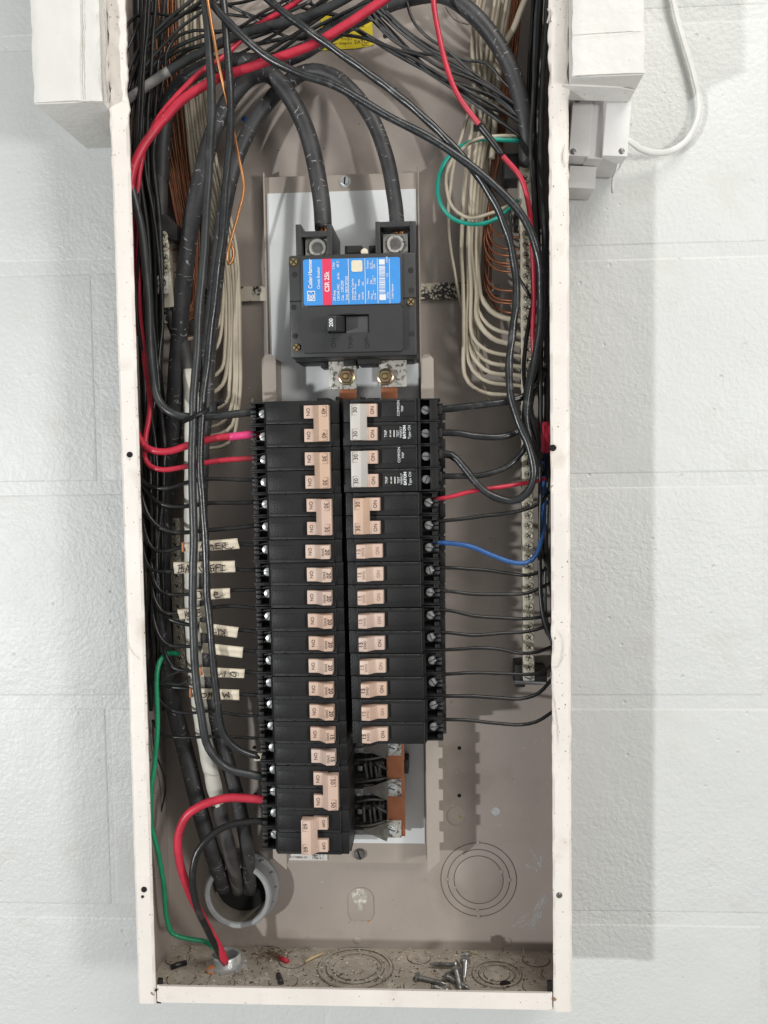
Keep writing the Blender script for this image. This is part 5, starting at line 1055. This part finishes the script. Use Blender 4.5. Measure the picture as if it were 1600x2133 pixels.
# black bundle along the right rim
for i in range(12):
    xa_ = 1098 + random.uniform(0, 34); hh = .020 + .050 * random.random(); bot = random.choice((700, 860, 1000, 1180, 1320)); w_ = random.choice((9, 11, 14, 17, 20)) if bot < 1000 else random.choice((7, 9))
    xs = max(xa_, 1116) if bot > 900 else xa_ + 8
    wire('black wire in the bundle along the right side wall', [(xa_ + 14, -40, hh), (xa_ + 2, 160, hh), (xa_ - 3, 320, hh), (xa_ + 4, 460, hh), (xs + 8, 620, hh), (xs + 10, bot * .5 + 330, hh), (min(1138, xs + 14), bot - 40, hh), (1152, bot + 20, .078)], w_, 'bw' if i % 3 else 'gw', group='black bundle along the right wall')
wire('thin black wire crossing the neutral bar diagonally', [(1062, 440, .060), (1066, 500, .060), (1078, 570, .060), (1098, 605, .062), (1112, 630, .060)], 7, 'bw')
wire('black wire running down in front of the lower neutral bar screws', [(1108, 640, .058), (1098, 700, .058), (1092, 770, .058), (1098, 830, .058), (1112, 880, .058)], 9, 'bw')
wire('thick black wire bending down beside the red wire nut', [(1135, 640, .064), (1122, 720, .068), (1104, 790, .070), (1102, 850, .070), (1116, 900, .068), (1126, 960, .060)], 17, 'tw', sides=12)

# ================================================================== SCREWS AND DEBRIS ON THE FLOOR
FZ = 0.0018
def floor_screw(lab_, head, tip, zh, zt):
    A, B = PF(*head, zh), PF(*tip, zt); t = thing('sheet_metal_screw', lab_, 'screw', A, group='loose screws on the box floor')
    d_ = (B - A).normalized(); L_ = (B - A).length; rot = d_.to_track_quat('Z', 'Y').to_matrix()
    pr = [(.0022, 0)]; k = .0006
    while k < L_ - .004: pr += [(.0023, k), (.0017, k + .00055)]; k += .0011
    pr += [(.0014, L_ - .003), (.0003, L_)]
    MB().lathe(pr, A, 'z', 12, rot).obj('shank', 'screwsteel', t)
    MB().lathe([(.0049, .0004), (.0049, -.0006), (.0040, -.0020), (.0022, -.0028), (.0003, -.0030)], A, 'z', 18, rot).obj('head', 'screwsteel', t)
    sl = MB().box(-.0036, .0036, -.0005, .0005, 0, .001); me = sl.mesh('slot', 'hole'); o_ = put('slot', me, t, None); o_.matrix_parent_inverse = Matrix(); o_.matrix_local = (rot @ Matrix.Rotation(R(90), 3, 'X')).to_4x4(); o_.location = d_ * -.0024
floor_screw('loose screw lying flat with its tip pointing left', (949, 2010), (894, 2008), .006, .006)
floor_screw('loose screw at the left of the pile with its head at the left', (871, 2036), (930, 2050), .005, .004)
floor_screw('loose screw standing on the pile, tip pointing down', (969, 2002), (966, 2045), .012, .006)
floor_screw('loose screw at the front centre of the pile, tip at the rim', (950, 2023), (960, 2066), .010, .005)
floor_screw('loose screw lying under the others, tip pointing lower right', (933, 2034), (981, 2062), .006, .004)
floor_screw('loose screw at the back of the pile seen on its head edge', (971, 1991), (975, 2012), .014, .008)
floor_screw('small loose screw at the very front of the pile', (932, 2066), (900, 2053), .005, .004)
random.seed(9)
deb = MB(); debd = MB()
for i in range(2600):
    px, py = random.uniform(345, 1140), 1972 + 86 * random.random() ** .8; q = PF(px, py, FZ)
    if abs(q.x) > HW - .004 or not (-D + .004 < q.y < -.004): continue
    r_ = random.choice((.0003, .0004, .0005, .0008, .0012, .0016)); tgt = deb if random.random() < .55 else debd
    v_ = [tgt.bm.verts.new(q + Vector((random.uniform(-1, 1), random.uniform(-1, 1), random.uniform(-.2, .8))) * r_) for _ in range(4)]
    for f in ((0, 1, 2), (0, 3, 1), (1, 3, 2), (0, 2, 3)): tgt.bm.faces.new([v_[k] for k in f])
for i in range(80):
    q = PF(*random.choice(((480, 2030), (560, 2020), (680, 2020), (740, 2030), (850, 1985), (1000, 1985), (620, 2030))), FZ) + Vector((random.uniform(-.03, .03), random.uniform(-.014, .014), 0)); r_ = random.uniform(.0012, .0024)
    v_ = [deb.bm.verts.new(q + Vector((random.uniform(-1, 1), random.uniform(-1, 1), random.uniform(0, .5))) * r_) for _ in range(5)]
    for f in ((0, 1, 2), (0, 3, 1), (1, 3, 2), (0, 2, 4), (0, 4, 3), (2, 3, 4)): deb.bm.faces.new([v_[k] for k in f])
o = deb.obj('plaster_crumbs', 'plaster', None, False); tag(o, 'pale crumbs of plaster and paint scattered over the box floor', 'debris', kind='stuff')
o = debd.obj('dirt_specks', 'lint', None, False); tag(o, 'dark dirt specks scattered over the box floor', 'dirt', kind='stuff')
ln = MB(); prs = []
for i in range(90):
    q = PF(566 + random.gauss(0, 16), 1990 + random.gauss(0, 7), FZ + abs(random.gauss(0, .003))); d_ = Vector((random.uniform(-1, 1), random.uniform(-1, 1), random.uniform(-.3, .5))).normalized() * random.uniform(.002, .006)
    ln.obox(q, q + d_, .0005, .0004)
tag(ln.obj('lint_clump', 'lint', None, False), 'brown clump of lint and fibres behind the red wire scrap', 'lint', kind='stuff')
def scrap(name, lab_, a_, b_, w_, m): 
    A, B = PF(*a_, FZ + .002), PF(*b_, FZ + .002); tag(put(name, tube_mesh(name, [A, (A + B) / 2 + Vector((0, 0, .0006)), B], w_, m, 8)), lab_, 'scrap')
scrap('red_insulation_scrap', 'short red scrap of insulation on the box floor', (582, 1996), (600, 2003), .0022, 'red')
scrap('wood_sliver', 'pale wooden sliver lying on the box floor', (636, 2003), (672, 1986), .0012, 'wood')
scrap('black_insulation_scrap', 'black stub of insulation at the left of the box floor', (356, 2015), (388, 2005), .0024, 'bw')
scrap('grey_insulation_scrap', 'dark grey stub standing near the middle of the box floor', (580, 2030), (586, 2048), .0024, 'gw')
scrap('straw_sliver', 'thin yellow straw behind the loose screws', (975, 1982), (996, 1986), .0006, 'wood')
scrap('pale_fibre', 'thin pale fibre leaning at the right of the box floor', (1092, 1968), (1090, 1990), .0005, 'wood')
q = PF(441, 2020, FZ + .002); sl_ = MB().lathe([(.0046, -.0012), (.0046, .0006), (.0042, .0009), (.0004, .0009)], q, 'z', 18, Matrix.Rotation(R(35), 3, 'X')).obj('knockout_slug', 'orange'); tag(sl_, 'coppery round knockout slug leaning beside the nipple', 'slug')
o = MB().lathe([(.0048, 0), (.0049, .0008), (.002, .0012)], PF(1053, 2050, .0018), 'z', 14).obj('dark_clod', 'hole'); tag(o, 'dark oval clod in the right floor knockout', 'clod'); o.scale = (1, 1, 1)
for px, py, k in ((820, 183, 0), (508, 244, 1)):
    t = thing('blue_tape_scrap', 'blue scrap on the back panel ' + ('right of centre above the diagonal cable' if k == 0 else 'between the thick cables at the left'), 'scrap', P(px, py, .004))
    for j in range(4):
        A = P(px + random.uniform(-8, 8), py + random.uniform(-8, 8), .006); B = A + Vector((random.uniform(-.003, .003), -.001, random.uniform(-.003, .003))); MB().obox(A, B, .0022, .0006).obj('tape_shred', 'blue', t, False)
wire('pale cable stub leaving the box bottom below the rim', [(500, 2110, .02), (500, 2160, .02)], 2, 'wtape', 'cable_stub') if False else None
